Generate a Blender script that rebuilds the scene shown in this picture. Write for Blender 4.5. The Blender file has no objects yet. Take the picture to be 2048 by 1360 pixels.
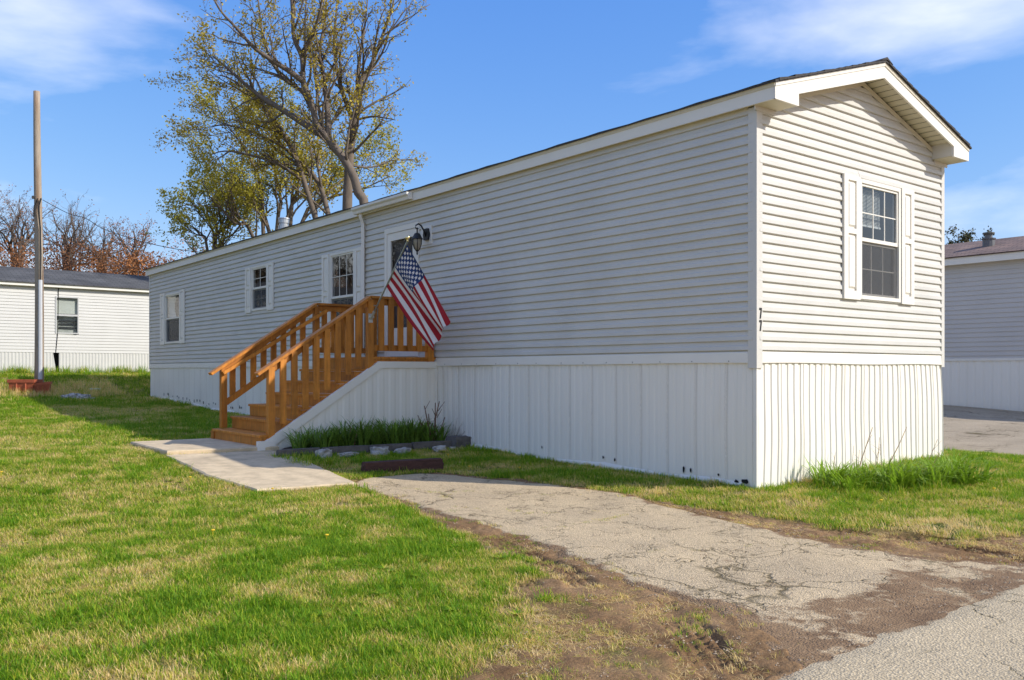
import bpy, math, random
import numpy as np
from mathutils import Vector
R = math.radians
scn = bpy.context.scene
# ------------------------------------------------------------------ camera
F, CX, HY, CZ = 1762., 1024., 742., 1.22          # photo is 2048 x 1360
AZ = R(38.6)
AX = (math.sin(AZ), math.cos(AZ)); RT = (math.cos(AZ), -math.sin(AZ))
CAM = (-7.611, -5.581)
cd = bpy.data.cameras.new('camera'); cam = bpy.data.objects.new('camera', cd)
scn.collection.objects.link(cam)
cam.location = (CAM[0], CAM[1], CZ); cam.rotation_euler = (R(90), 0, -AZ)
cd.sensor_width = 36; cd.lens = 36 * F / 2048
cd.shift_y = (HY - 680) / 2048
cd.clip_start = .05; cd.clip_end = 3000
scn.camera = cam
scn.render.resolution_x, scn.render.resolution_y = 1024, 680
# ------------------------------------------------------------------ light
SUN = Vector((.85, -1.20, 1.0)).normalized()
wd = bpy.data.worlds.new('World'); scn.world = wd; wd.use_nodes = True
nt = wd.node_tree; nt.nodes.clear()
wo = nt.nodes.new('ShaderNodeOutputWorld'); bg = nt.nodes.new('ShaderNodeBackground')
sky = nt.nodes.new('ShaderNodeTexSky'); sky.sky_type = 'NISHITA'; sky.sun_disc = False
sky.sun_elevation = math.asin(SUN.z); sky.sun_rotation = math.atan2(SUN.x, SUN.y)
sky.air_density = 1.0; sky.dust_density = .3; sky.ozone_density = 1.6
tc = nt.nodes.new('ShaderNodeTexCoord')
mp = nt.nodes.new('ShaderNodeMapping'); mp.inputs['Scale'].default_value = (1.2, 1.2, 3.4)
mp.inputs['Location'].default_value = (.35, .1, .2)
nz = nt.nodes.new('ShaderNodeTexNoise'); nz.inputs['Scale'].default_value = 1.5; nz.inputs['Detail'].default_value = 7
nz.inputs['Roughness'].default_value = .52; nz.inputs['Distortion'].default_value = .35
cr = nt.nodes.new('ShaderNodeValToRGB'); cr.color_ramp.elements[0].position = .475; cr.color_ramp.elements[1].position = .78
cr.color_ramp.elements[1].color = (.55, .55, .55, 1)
sp_ = nt.nodes.new('ShaderNodeSeparateColor'); cb_ = nt.nodes.new('ShaderNodeCombineColor')      # grade the clear sky to the photo's blue
nt.links.new(sky.outputs[0], sp_.inputs[0])
for i_, (ex_, k_) in enumerate(((1.12, .37), (.75, .715), (.30, 2.13))):
    pw = nt.nodes.new('ShaderNodeMath'); pw.operation = 'POWER'; pw.inputs[1].default_value = ex_; mu = nt.nodes.new('ShaderNodeMath'); mu.operation = 'MULTIPLY'; mu.inputs[1].default_value = k_
    nt.links.new(sp_.outputs[i_], pw.inputs[0]); nt.links.new(pw.outputs[0], mu.inputs[0]); nt.links.new(mu.outputs[0], cb_.inputs[i_])
mx = nt.nodes.new('ShaderNodeMixRGB'); mx.inputs[2].default_value = (8.6, 7.9, 6.7, 1)  # cloud colour, brightened and warmed so clouds beyond the view neutralise shadow tone
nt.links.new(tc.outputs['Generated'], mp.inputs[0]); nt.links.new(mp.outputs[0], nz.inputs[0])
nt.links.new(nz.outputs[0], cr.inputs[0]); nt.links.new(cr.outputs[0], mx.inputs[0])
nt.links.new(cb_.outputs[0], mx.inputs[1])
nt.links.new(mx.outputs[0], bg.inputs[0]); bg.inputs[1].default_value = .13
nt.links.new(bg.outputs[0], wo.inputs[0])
sl = bpy.data.lights.new('sun', 'SUN'); sl.energy = 2.35; sl.angle = R(.55); sl.color = (1, .97, .915)
so = bpy.data.objects.new('sun', sl); scn.collection.objects.link(so)
so.rotation_euler = SUN.to_track_quat('Z', 'Y').to_euler(); so.location = (20, -30, 30)
scn.view_settings.view_transform = 'Standard'; scn.view_settings.look = 'None'
scn.view_settings.exposure = 1.08; scn.view_settings.gamma = 1
try: scn.view_settings.use_curve_mapping = False
except Exception: pass
# ------------------------------------------------------------------ photo helpers
def ray(px, py):
    k = (px - CX) / F
    return (AX[0] + RT[0] * k, AX[1] + RT[1] * k, -(py - HY) / F)
def atd(px, py, d):
    r = ray(px, py); return Vector((CAM[0] + d * r[0], CAM[1] + d * r[1], CZ + d * r[2]))
def cdep(x, y): return (x - CAM[0]) * AX[0] + (y - CAM[1]) * AX[1]
def clat(x, y): return (x - CAM[0]) * RT[0] + (y - CAM[1]) * RT[1]
PY = [(-400, -.5), (-12, -.12), (-3.5, -.10), (-1.5, -.08), (0, -.06), (3, -.04), (4.5, .05), (6, .12), (10, .18), (15, .26),
      (20.5, .50), (22, .70), (25, 1.08), (27, 1.15), (60, 1.5), (400, 6)]
PA = np.array([a for a, b in PY]); PB = np.array([b for a, b in PY])
def sm(a, b, v):
    t = np.clip((v - a) / (b - a), 0, 1); return t * t * (3 - 2 * t)
def vnoise(x, y, s, seed=0):
    x = np.asarray(x, float) * s; y = np.asarray(y, float) * s
    xi = np.floor(x); yi = np.floor(y); fx = x - xi; fy = y - yi
    fx = fx * fx * (3 - 2 * fx); fy = fy * fy * (3 - 2 * fy)
    def h(a, b):
        v = np.sin(a * 127.1 + b * 311.7 + seed * 74.7) * 43758.5453
        return v - np.floor(v)
    return (h(xi, yi) * (1 - fx) + h(xi + 1, yi) * fx) * (1 - fy) + (h(xi, yi + 1) * (1 - fx) + h(xi + 1, yi + 1) * fx) * fy
def fbm(x, y, s, seed=0, n=4):
    r = 0; a = .5
    for i in range(n): r = r + a * vnoise(x, y, s * 2 ** i, seed + i * 13); a *= .5
    return r / (1 - .5 ** n)
def G0(x, y):
    x = np.asarray(x, float); y = np.asarray(y, float)
    z = np.interp(y, PA, PB)
    dx = np.maximum(np.maximum(-x, 0), x - 4.25); dy = np.maximum(np.maximum(-.07 - y, 0), y - 20.5); d = np.hypot(dx, dy)
    z = z + .06 * (1 - sm(.1, 1.3, d)) * (1 - sm(3, 6, y))
    z = z + .09 * sm(0, 4.2, x) + .2 * sm(5, 14, x) * (1 - sm(8, 20, y))
    return z
def gz(x, y): return float(G0(x, y))
# ------------------------------------------------------------------ mesh helpers
COL = scn.collection
WL = {}
class MB:
    def __init__(s): s.v = []; s.f = []; s.m = []
    def add(s, vs, fs, mi=0):
        b = len(s.v); s.v += [tuple(p) for p in vs]; s.f += [tuple(b + i for i in f) for f in fs]; s.m += [mi] * len(fs); return s
    def box(s, x0, x1, y0, y1, z0, z1, mi=0):
        return s.add([(x0, y0, z0), (x1, y0, z0), (x1, y1, z0), (x0, y1, z0), (x0, y0, z1), (x1, y0, z1), (x1, y1, z1), (x0, y1, z1)],
                     [(3, 2, 1, 0), (4, 5, 6, 7), (0, 1, 5, 4), (1, 2, 6, 5), (2, 3, 7, 6), (3, 0, 4, 7)], mi)
    def prism(s, poly, ext, mi=0):
        n = len(poly); e = Vector(ext); a = [Vector(p) for p in poly]
        return s.add(a + [p + e for p in a], [tuple(range(n))[::-1], tuple(range(n, 2 * n))] + [(i, (i + 1) % n, n + (i + 1) % n, n + i) for i in range(n)], mi)
    def beam(s, a, b, w, h, up=(0, 0, 1), mi=0):
        a = Vector(a); b = Vector(b); t = (b - a).normalized(); u = Vector(up); sd = t.cross(u).normalized(); u = sd.cross(t)
        sd *= w / 2; u *= h / 2
        return s.prism([a - sd - u, a + sd - u, a + sd + u, a - sd + u], b - a, mi)
    def tube(s, pts, rad, n=6, mi=0, cap=True):
        pts = [Vector(p) for p in pts]; k = len(pts)
        if not hasattr(rad, '__len__'): rad = [rad] * k
        vs = []; up = Vector((0, 0, 1)) if abs((pts[-1] - pts[0]).normalized().z) < .9 else Vector((1, 0, 0))
        for i, p in enumerate(pts):
            t = (pts[min(i + 1, k - 1)] - pts[max(i - 1, 0)]).normalized()
            a = t.cross(up)
            a = a.normalized() if a.length > 1e-5 else Vector((0, 1, 0)); b = t.cross(a)
            up = -b if False else up
            for j in range(n):
                th = 2 * math.pi * j / n; vs.append(p + (a * math.cos(th) + b * math.sin(th)) * rad[i])
        fs = [(i * n + j, i * n + (j + 1) % n, (i + 1) * n + (j + 1) % n, (i + 1) * n + j) for i in range(k - 1) for j in range(n)]
        if cap: fs += [tuple(range(n))[::-1], tuple(range((k - 1) * n, k * n))]
        return s.add(vs, fs, mi)
    def lathe(s, c, prof, n=14, mi=0):
        c = Vector(c); vs = []
        for r, z in prof:
            for j in range(n): th = 2 * math.pi * j / n; vs.append(c + Vector((r * math.cos(th), r * math.sin(th), z)))
        k = len(prof)
        return s.add(vs, [(i * n + j, i * n + (j + 1) % n, (i + 1) * n + (j + 1) % n, (i + 1) * n + j) for i in range(k - 1) for j in range(n)]
                     + [tuple(range(n))[::-1], tuple(range((k - 1) * n, k * n))], mi)
    def build(s, name, mats, parent=None, smooth=False, org=None, **props):
        if not isinstance(mats, (list, tuple)): mats = [mats]
        a = np.array(s.v, dtype=np.float64).reshape(-1, 3)
        if org is None: org = Vector(((a[:, 0].min() + a[:, 0].max()) / 2, (a[:, 1].min() + a[:, 1].max()) / 2, a[:, 2].min()))
        org = Vector(org)
        me = bpy.data.meshes.new(name); me.from_pydata((a - np.array(org)).tolist(), [], s.f)
        for m in mats: me.materials.append(m)
        if len(mats) > 1: me.polygons.foreach_set('material_index', s.m)
        if smooth: me.polygons.foreach_set('use_smooth', [True] * len(s.f))
        me.update()
        o = bpy.data.objects.new(name, me); COL.objects.link(o)
        if parent is not None:
            o.parent = parent; o.location = org - WL[parent.name]
        else: o.location = org
        WL[o.name] = org
        for k, v in props.items(): o[k] = v
        return o
def empty(name, loc, label=None, cat=None, group=None):
    o = bpy.data.objects.new(name, None); COL.objects.link(o); o.location = loc; o.empty_display_size = .2
    WL[o.name] = Vector(loc); tag(o, label, cat, group); return o
def tag(o, label=None, cat=None, group=None, kind=None):
    if label: o['label'] = label
    if cat: o['category'] = cat
    if group: o['group'] = group
    if kind: o['kind'] = kind
    return o
# ------------------------------------------------------------------ materials
WT = (1.03, 1.0, .94)               # warm tint put into surface colours, offsetting the sky's blue in shadow
def nodes(m): m.use_nodes = True; return m.node_tree, m.node_tree.nodes, m.node_tree.links
def mat(name, col, rough=.6, var=.1, vs=2.5, bump=0., bs=150, spec=.35, metal=0., stretch=(1, 1, 1), col2=None, c2lo=.5, c2hi=.7, c2s=1.5, trans=0, island=0):
    col = tuple(min(.9, a_ * b_) for a_, b_ in zip(col, WT)); col2 = tuple(a_ * b_ for a_, b_ in zip(col2, WT)) if col2 else None
    m = bpy.data.materials.new(name); t, n, l = nodes(m); b = n['Principled BSDF']
    ge = n.new('ShaderNodeNewGeometry'); mpn = n.new('ShaderNodeMapping'); mpn.inputs['Scale'].default_value = stretch
    l.new(ge.outputs['Position'], mpn.inputs[0])
    no = n.new('ShaderNodeTexNoise'); no.inputs['Scale'].default_value = vs; no.inputs['Detail'].default_value = 6; no.inputs['Roughness'].default_value = .62
    l.new(mpn.outputs[0], no.inputs[0])
    ra = n.new('ShaderNodeMapRange'); ra.inputs[1].default_value = .25; ra.inputs[2].default_value = .75
    ra.inputs[3].default_value = 1 - var; ra.inputs[4].default_value = 1 + var; l.new(no.outputs[0], ra.inputs[0])
    src = None
    rgb = n.new('ShaderNodeRGB'); rgb.outputs[0].default_value = (*col, 1); src = rgb.outputs[0]
    if col2:
        n2 = n.new('ShaderNodeTexNoise'); n2.inputs['Scale'].default_value = c2s; n2.inputs['Detail'].default_value = 7; n2.inputs['Roughness'].default_value = .65
        l.new(mpn.outputs[0], n2.inputs[0])
        r2 = n.new('ShaderNodeMapRange'); r2.inputs[1].default_value = c2lo; r2.inputs[2].default_value = c2hi; l.new(n2.outputs[0], r2.inputs[0])
        mm = n.new('ShaderNodeMixRGB'); l.new(r2.outputs[0], mm.inputs[0]); l.new(src, mm.inputs[1]); mm.inputs[2].default_value = (*col2, 1); src = mm.outputs[0]
    ml = n.new('ShaderNodeMixRGB'); ml.blend_type = 'MULTIPLY'; ml.inputs[0].default_value = 1; l.new(src, ml.inputs[1]); l.new(ra.outputs[0], ml.inputs[2]); src = ml.outputs[0]
    if island:
        m3 = n.new('ShaderNodeMapRange'); m3.inputs[3].default_value = 1 - island; m3.inputs[4].default_value = 1 + island
        l.new(ge.outputs['Random Per Island'], m3.inputs[0])
        m4 = n.new('ShaderNodeMixRGB'); m4.blend_type = 'MULTIPLY'; m4.inputs[0].default_value = 1; l.new(src, m4.inputs[1]); l.new(m3.outputs[0], m4.inputs[2]); src = m4.outputs[0]
    l.new(src, b.inputs['Base Color']); b.inputs['Roughness'].default_value = rough; b.inputs['Specular IOR Level'].default_value = spec; b.inputs['Metallic'].default_value = metal
    if bump:
        nb = n.new('ShaderNodeTexNoise'); nb.inputs['Scale'].default_value = bs; nb.inputs['Detail'].default_value = 4; l.new(mpn.outputs[0], nb.inputs[0])
        bu = n.new('ShaderNodeBump'); bu.inputs['Strength'].default_value = bump; bu.inputs['Distance'].default_value = .01; l.new(nb.outputs[0], bu.inputs['Height']); l.new(bu.outputs[0], b.inputs['Normal'])
    if trans:
        tr = n.new('ShaderNodeBsdfTranslucent'); l.new(src, tr.inputs[0]); ms = n.new('ShaderNodeMixShader'); ms.inputs[0].default_value = trans
        l.new(b.outputs[0], ms.inputs[1]); l.new(tr.outputs[0], ms.inputs[2]); l.new(ms.outputs[0], n['Material Output'].inputs[0])
    return m
SIDING = mat('vinyl_siding', (.58, .565, .53), .5, .07, .9, .12, 60, stretch=(1, 1, 1.6), col2=(.515, .50, .465), c2lo=.50, c2hi=.78, c2s=.8)
TRIM = mat('white_trim', (.76, .73, .67), .45, .04, 2, .05, 40)
POST = mat('corner_vinyl', (.60, .58, .54), .5, .03, 2)
SKIRT = mat('skirt_metal', (.80, .765, .695), .45, .06, 1.2, .1, 25, stretch=(1, 1, .25), col2=(.75, .70, .62), c2lo=.58, c2hi=.8, c2s=2)
VENT = mat('skirt_vent', (.76, .715, .64), .6, .22, 90, 0)
HOLE = mat('torn_hole_dark', (.012, .012, .014), .9, .1)
SOFF = mat('soffit_beige', (.62, .57, .46), .6, .05, 3)
SHING = mat('dark_shingle', (.055, .05, .048), .9, .35, 30, .5, 80)
WOOD = mat('orange_stain', (.52, .195, .026), .55, .16, 5, .18, 70, stretch=(1, 1, 1), col2=(.41, .14, .02), c2lo=.5, c2hi=.75, c2s=3)
def wood_vary(m):
    t, n, l = nodes(m); b = n['Principled BSDF']; src = b.inputs['Base Color'].links[0].from_socket
    oi = n.new('ShaderNodeObjectInfo'); mr = n.new('ShaderNodeMapRange'); mr.inputs[3].default_value = .78; mr.inputs[4].default_value = 1.18; l.new(oi.outputs['Random'], mr.inputs[0])
    ge = n.new('ShaderNodeNewGeometry'); wv = n.new('ShaderNodeTexNoise'); wv.inputs['Scale'].default_value = 24; wv.inputs['Detail'].default_value = 5; mp_ = n.new('ShaderNodeMapping'); mp_.inputs['Scale'].default_value = (1, 1, .12)
    l.new(ge.outputs['Position'], mp_.inputs[0]); l.new(mp_.outputs[0], wv.inputs[0]); m2 = n.new('ShaderNodeMapRange'); m2.inputs[1].default_value = .3; m2.inputs[2].default_value = .7; m2.inputs[3].default_value = .72; m2.inputs[4].default_value = 1.15; l.new(wv.outputs[0], m2.inputs[0])
    pr = n.new('ShaderNodeMath'); pr.operation = 'MULTIPLY'; l.new(mr.outputs[0], pr.inputs[0]); l.new(m2.outputs[0], pr.inputs[1])
    mm = n.new('ShaderNodeMixRGB'); mm.blend_type = 'MULTIPLY'; mm.inputs[0].default_value = 1; l.new(src, mm.inputs[1]); l.new(pr.outputs[0], mm.inputs[2]); l.new(mm.outputs[0], b.inputs['Base Color'])
wood_vary(WOOD)
CONC = mat('concrete', (.60, .475, .31), .9, .22, 5, .45, 130, col2=(.44, .35, .23), c2lo=.48, c2hi=.72, c2s=2.6)
ROCK = mat('rock', (.42, .40, .38), .85, .3, 9, .6, 30, col2=(.2, .18, .17), c2lo=.5, c2hi=.65, c2s=8)
EDGE = mat('edging_stone', (.13, .115, .105), .9, .35, 12, .6, 40)
TIE = mat('railroad_tie', (.075, .035, .028), .9, .35, 9, .6, 40, stretch=(1, 6, 6))
ROOM = mat('room_dark', (.05, .05, .052), .8, .2)
CURT = mat('curtain', (.75, .74, .70), .8, .06, 4)
def screen_mat():
    m = bpy.data.materials.new('insect_screen'); t, n, l = nodes(m); b = n['Principled BSDF']; b.inputs['Base Color'].default_value = (.07, .07, .07, 1); b.inputs['Roughness'].default_value = .8
    tr = n.new('ShaderNodeBsdfTransparent'); ms = n.new('ShaderNodeMixShader'); ms.inputs[0].default_value = .42; l.new(b.outputs[0], ms.inputs[1]); l.new(tr.outputs[0], ms.inputs[2]); l.new(ms.outputs[0], n['Material Output'].inputs[0]); return m
SCREEN = screen_mat()
BLIND = mat('blind', (.72, .72, .70), .5, .03)
IRON = mat('black_iron', (.018, .018, .018), .4, .2, 40, .1)
STEEL = mat('galvanised', (.45, .46, .47), .35, .1, 20, metal=.8)
BRASS = mat('gold_ball', (.75, .62, .35), .2, .05, metal=1)
POLEW = mat('weathered_pole', (.36, .30, .24), .9, .2, 10, .5, 60, stretch=(3, 3, .3), col2=(.24, .15, .09), c2lo=.45, c2hi=.6, c2s=1.0)
BLACKW = mat('cable_black', (.02, .02, .02), .6)
CONDUIT = mat('conduit', (.52, .53, .56), .5, .06)
TERRA = mat('red_plastic', (.36, .09, .04), .6, .25, 8)
SOIL = mat('soil', (.06, .042, .03), 1, .4, 12, .8, 60)
BARK = mat('bark', (.15, .12, .095), .9, .3, 8, .6, 30, stretch=(1, 1, .3))
TWIGM = mat('twig_bark', (.12, .095, .08), .9, .25, 8)
LEAFY = mat('spring_leaf', (.46, .36, .04), .55, .3, 1.2, island=.35, trans=.4)
LEAFG = mat('green_leaf', (.44, .40, .05), .55, .3, 1.2, island=.35, trans=.4)
RUSTL = mat('rust_leaf', (.36, .15, .05), .7, .3, .5, island=.4, trans=.25, col2=(.22, .11, .06), c2lo=.42, c2hi=.62, c2s=.35)
LILY = mat('lily_leaf', (.17, .29, .04), .45, .25, 5, island=.35, trans=.3)
LILYB = mat('lily_leaf_bright', (.25, .40, .03), .45, .25, 5, island=.35, trans=.35)
STALK = mat('dry_stalk', (.27, .18, .10), .8, .2, 20)
STEMR = mat('cut_stem', (.18, .10, .065), .8, .25, 20)
WHITESID = mat('white_siding', (.56, .55, .53), .5, .05, 1.5)
GREYSID = mat('grey_siding', (.52, .50, .48), .5, .04, 1.5)
def glass():
    m = bpy.data.materials.new('window_glass'); t, n, l = nodes(m); n.remove(n['Principled BSDF'])
    gl = n.new('ShaderNodeBsdfGlossy'); gl.inputs['Roughness'].default_value = .01
    tr = n.new('ShaderNodeBsdfTransparent'); tr.inputs[0].default_value = (.72, .75, .76, 1)
    lw = n.new('ShaderNodeLayerWeight'); lw.inputs[0].default_value = .5; pw = n.new('ShaderNodeMath'); pw.operation = 'POWER'; pw.inputs[1].default_value = 3.5; fr = n.new('ShaderNodeMath'); fr.operation = 'MULTIPLY_ADD'; fr.inputs[1].default_value = .75; fr.inputs[2].default_value = .09; l.new(lw.outputs['Facing'], pw.inputs[0]); l.new(pw.outputs[0], fr.inputs[0])
    nb = n.new('ShaderNodeTexNoise'); nb.inputs['Scale'].default_value = 4; bu = n.new('ShaderNodeBump'); bu.inputs['Strength'].default_value = .04; bu.inputs['Distance'].default_value = .05
    ge = n.new('ShaderNodeNewGeometry'); l.new(ge.outputs['Position'], nb.inputs[0]); l.new(nb.outputs[0], bu.inputs['Height']); l.new(bu.outputs[0], gl.inputs['Normal'])
    ms = n.new('ShaderNodeMixShader'); l.new(fr.outputs[0], ms.inputs[0]); l.new(tr.outputs[0], ms.inputs[1]); l.new(gl.outputs[0], ms.inputs[2]); l.new(ms.outputs[0], n['Material Output'].inputs[0])
    return m
GLASS = glass()
def shingle_mat(name, c1, c2, sx=3.0):
    m = bpy.data.materials.new(name); t, n, l = nodes(m); b = n['Principled BSDF']
    tcn = n.new('ShaderNodeTexCoord'); br = n.new('ShaderNodeTexBrick'); l.new(tcn.outputs['UV'], br.inputs[0])
    br.inputs['Scale'].default_value = 1; br.inputs['Brick Width'].default_value = .3; br.inputs['Row Height'].default_value = .14; br.inputs['Mortar Size'].default_value = .012
    br.inputs['Color1'].default_value = (*c1, 1); br.inputs['Color2'].default_value = (*c2, 1); br.inputs['Mortar'].default_value = (c1[0] * .35, c1[1] * .35, c1[2] * .35, 1)
    ge = n.new('ShaderNodeNewGeometry'); no = n.new('ShaderNodeTexNoise'); no.inputs['Scale'].default_value = 1.3; no.inputs['Detail'].default_value = 6; l.new(ge.outputs['Position'], no.inputs[0])
    ra = n.new('ShaderNodeMapRange'); ra.inputs[1].default_value = .3; ra.inputs[2].default_value = .7; ra.inputs[3].default_value = .7; ra.inputs[4].default_value = 1.3; l.new(no.outputs[0], ra.inputs[0])
    mm = n.new('ShaderNodeMixRGB'); mm.blend_type = 'MULTIPLY'; mm.inputs[0].default_value = 1; l.new(br.outputs[0], mm.inputs[1]); l.new(ra.outputs[0], mm.inputs[2]); l.new(mm.outputs[0], b.inputs['Base Color'])
    b.inputs['Roughness'].default_value = .95; return m
BROWNSH = shingle_mat('brown_shingle', (.27, .17, .125), (.18, .12, .095))
GREYSH = shingle_mat('grey_shingle', (.10, .098, .095), (.075, .072, .07))
def set_uv(o, fn):
    me = o.data; uv = me.uv_layers.new(name='UVMap')
    off = o.location
    for li, lp in enumerate(me.loops):
        uv.data[li].uv = fn(me.vertices[lp.vertex_index].co)
rng = random.Random(7); nr = np.random.default_rng(11)
# ================================================================== GROUND
ROADY = -3.35
DL = [(3.75, -2.75), (3.05, -2.95), (2.4, -3.02), (1.2, -3.2), (0, -3.33), (-1.1, -3.46), (-2.0, -3.70), (-2.5, -3.75), (-3.0, -3.95), (-3.5, -4.35)]
DR = [(3.75, -1.9), (3.05, -1.5), (2.4, -1.25), (.9, -1.05), (-.4, -1.28), (-1.6, -1.55), (-2.4, -1.52), (-3.05, -1.1), (-3.5, -.6)]
def drl(y): return np.interp(y, [a for a, b in DL][::-1], [b for a, b in DL][::-1])
def drr(y): return np.interp(y, [a for a, b in DR][::-1], [b for a, b in DR][::-1])
def dirt(x, y):
    """1 on bare soil beside the drive and along the road, 0 in the lawn"""
    x = np.asarray(x, float); y = np.asarray(y, float)
    n = fbm(x, y, 1.1, 3) - .5; n2 = fbm(x, y, 4.5, 9) - .5
    # left strip: distance left of the drive edge, widening to the road
    wl = np.interp(y, [-3.4, -2.6, -2.1, -1.3, -.4, .5, 1.3, 2.6], [2.3, 1.75, 1.05, .62, .42, .30, .13, .05])
    dl = (drl(y) - x) / np.maximum(wl, .05)
    left = (1 - sm(.55, 1.25, dl + n * 1.0 + n2 * .9)) * (y < 2.9) * (x < drl(y) + .6)
    wr = np.interp(y, [-3.4, -2.9, -2.4, -1.6, -1.0, -.2, 1], [4, 1.9, .95, .6, .38, .13, .02])
    dr = (x - drr(y)) / np.maximum(wr, .02)
    right = (1 - sm(.6, 1.2, dr + n * .8 + n2 * .6)) * (y < 1.2) * (x > drr(y) - .6)
    road = 1 - sm(.05, .5, y - ROADY + n * .5)
    inside = ((x > drl(y) - .05) & (x < drr(y) + .05) & (y < 3.4))
    return np.clip(np.maximum(np.maximum(left, right), np.maximum(road, inside * 1.0)), 0, 1)
TRK = [([(-3.66, .25), (-3.80, -.35), (-3.98, -.95), (-4.2, -1.45)], .16), ([(-3.52, -.1), (-3.62, -.55), (-3.74, -1.25), (-3.95, -1.7)], .19),
       ([(-3.98, -2.45), (-4.20, -2.78), (-4.42, -3.08), (-4.62, -3.33)], .22), ([(-4.30, -2.62), (-4.42, -2.95), (-4.40, -3.30)], .20), ([(-3.80, -2.2), (-4.25, -2.75), (-4.75, -3.15), (-5.1, -3.33)], .10),
       ([(-2.45, -2.85), (-2.55, -3.1), (-2.62, -3.34)], .20), ([(-3.42, -2.8), (-3.36, -3.1), (-3.28, -3.34)], .12), ([(-3.75, -2.75), (-3.72, -3.05), (-3.78, -3.33)], .2),
       ([(-.95, -1.9), (-.86, -2.35), (-.92, -2.95), (-1.1, -3.3)], .22), ([(-1.2, -1.1), (-1.05, -1.7), (-.55, -2.4), (.2, -2.85), (1.4, -3.1)], .18)]
def tracks(x, y):
    z = np.zeros_like(x)
    for pts, w in TRK:
        acc = 0
        for (ax, ay), (bx, by) in zip(pts[:-1], pts[1:]):
            L = math.hypot(bx - ax, by - ay); tx, ty = (bx - ax) / L, (by - ay) / L
            u = (x - ax) * tx + (y - ay) * ty; v = -(x - ax) * ty + (y - ay) * tx
            m = (u >= -.01) & (u < L + .01) & (np.abs(v) < w / 2 + .05)
            if m.any():
                vv = v[m]; uu = u[m] + acc
                prof = (.5 + .5 * np.cos(vv / w * 2 * math.pi * 3.0)) ** 2 * (.6 + .4 * np.sign(np.sin(uu * 2 * math.pi / .075 + 3 * np.sign(vv))))
                e = 1 - sm(w / 2 - .02, w / 2 + .03, np.abs(vv))
                fade = .55 + .45 * np.sin(uu * 2.1 + w * 30)
                z[m] = np.minimum(z[m], -(.010 + .030 * (1 - prof)) * e * fade)
            acc += L
    return z
def axis(segs):
    out = [segs[0][0]]
    for a, b, h in segs:
        n = max(1, int(round((b - a) / h))); out += list(np.linspace(a, b, n + 1)[1:])
    return np.array(out)
gx = axis([(-600, -120, 60), (-120, -30, 6), (-30, -9, .7), (-9, -6.6, .12), (-6.6, -4.9, .035), (-4.9, -.2, .017), (-.2, 1.6, .05), (1.6, 6, .15), (6, 20, .6), (20, 100, 5), (100, 600, 60)])
gy = axis([(-600, -60, 60), (-60, -10, 4), (-10, -3.6, .5), (-3.6, .4, .017), (.4, 3.4, .045), (3.4, 9, .12), (9, 28, .35), (28, 60, 2), (60, 600, 45)])
XX, YY = np.meshgrid(gx, gy); xs = XX.ravel(); ys = YY.ravel()
D = dirt(xs, ys)
zz = G0(xs, ys) + (fbm(xs, ys, 1.3, 21) - .5) * .05 * sm(0, 2, np.maximum(np.maximum(-xs, xs - 4.25), np.maximum(-ys, ys - 20.5)) + .6)
near = (xs > -7) & (xs < 3) & (ys > -3.7) & (ys < 2)
zz += np.where(near, D * ((fbm(xs, ys, 9, 5) - .5) * .035 + (fbm(xs, ys, 30, 8, 2) - .5) * .014) + tracks(xs, ys) * sm(.2, .7, D), 0)
indr = (xs > drl(ys) + .05) & (xs < drr(ys) - .05) & (ys < 3.4) & (ys > ROADY - .2)
zz = np.where(indr, np.minimum(zz, G0(xs, ys)) - .035 * sm(0, .18, np.minimum(xs - drl(ys), drr(ys) - xs)), zz)
zz = np.where(ys < ROADY, G0(xs, ys) - .06 * sm(0, .3, ROADY - ys), zz)
zz = np.where((xs > 5.75) & (xs < 14.6) & (ys > -3.6) & (ys < 14), G0(xs, ys) - .05, zz)
nx, ny = len(gx), len(gy)
idx = np.arange(nx * ny).reshape(ny, nx)
fa = np.stack([idx[:-1, :-1], idx[:-1, 1:], idx[1:, 1:], idx[1:, :-1]], -1).reshape(-1, 4)
def npmesh(name, verts, faces, material):
    me = bpy.data.meshes.new(name); me.vertices.add(len(verts)); me.vertices.foreach_set('co', np.asarray(verts, np.float32).ravel())
    k = faces.shape[1]
    me.loops.add(len(faces) * k); me.loops.foreach_set('vertex_index', faces.ravel().astype(np.int32))
    me.polygons.add(len(faces)); me.polygons.foreach_set('loop_start', np.arange(0, len(faces) * k, k, dtype=np.int32))
    try: me.polygons.foreach_set('loop_total', np.full(len(faces), k, np.int32))
    except Exception: pass
    me.polygons.foreach_set('use_smooth', np.ones(len(faces), bool))
    me.update(calc_edges=True); me.validate()
    if material: me.materials.append(material)
    return me
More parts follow.
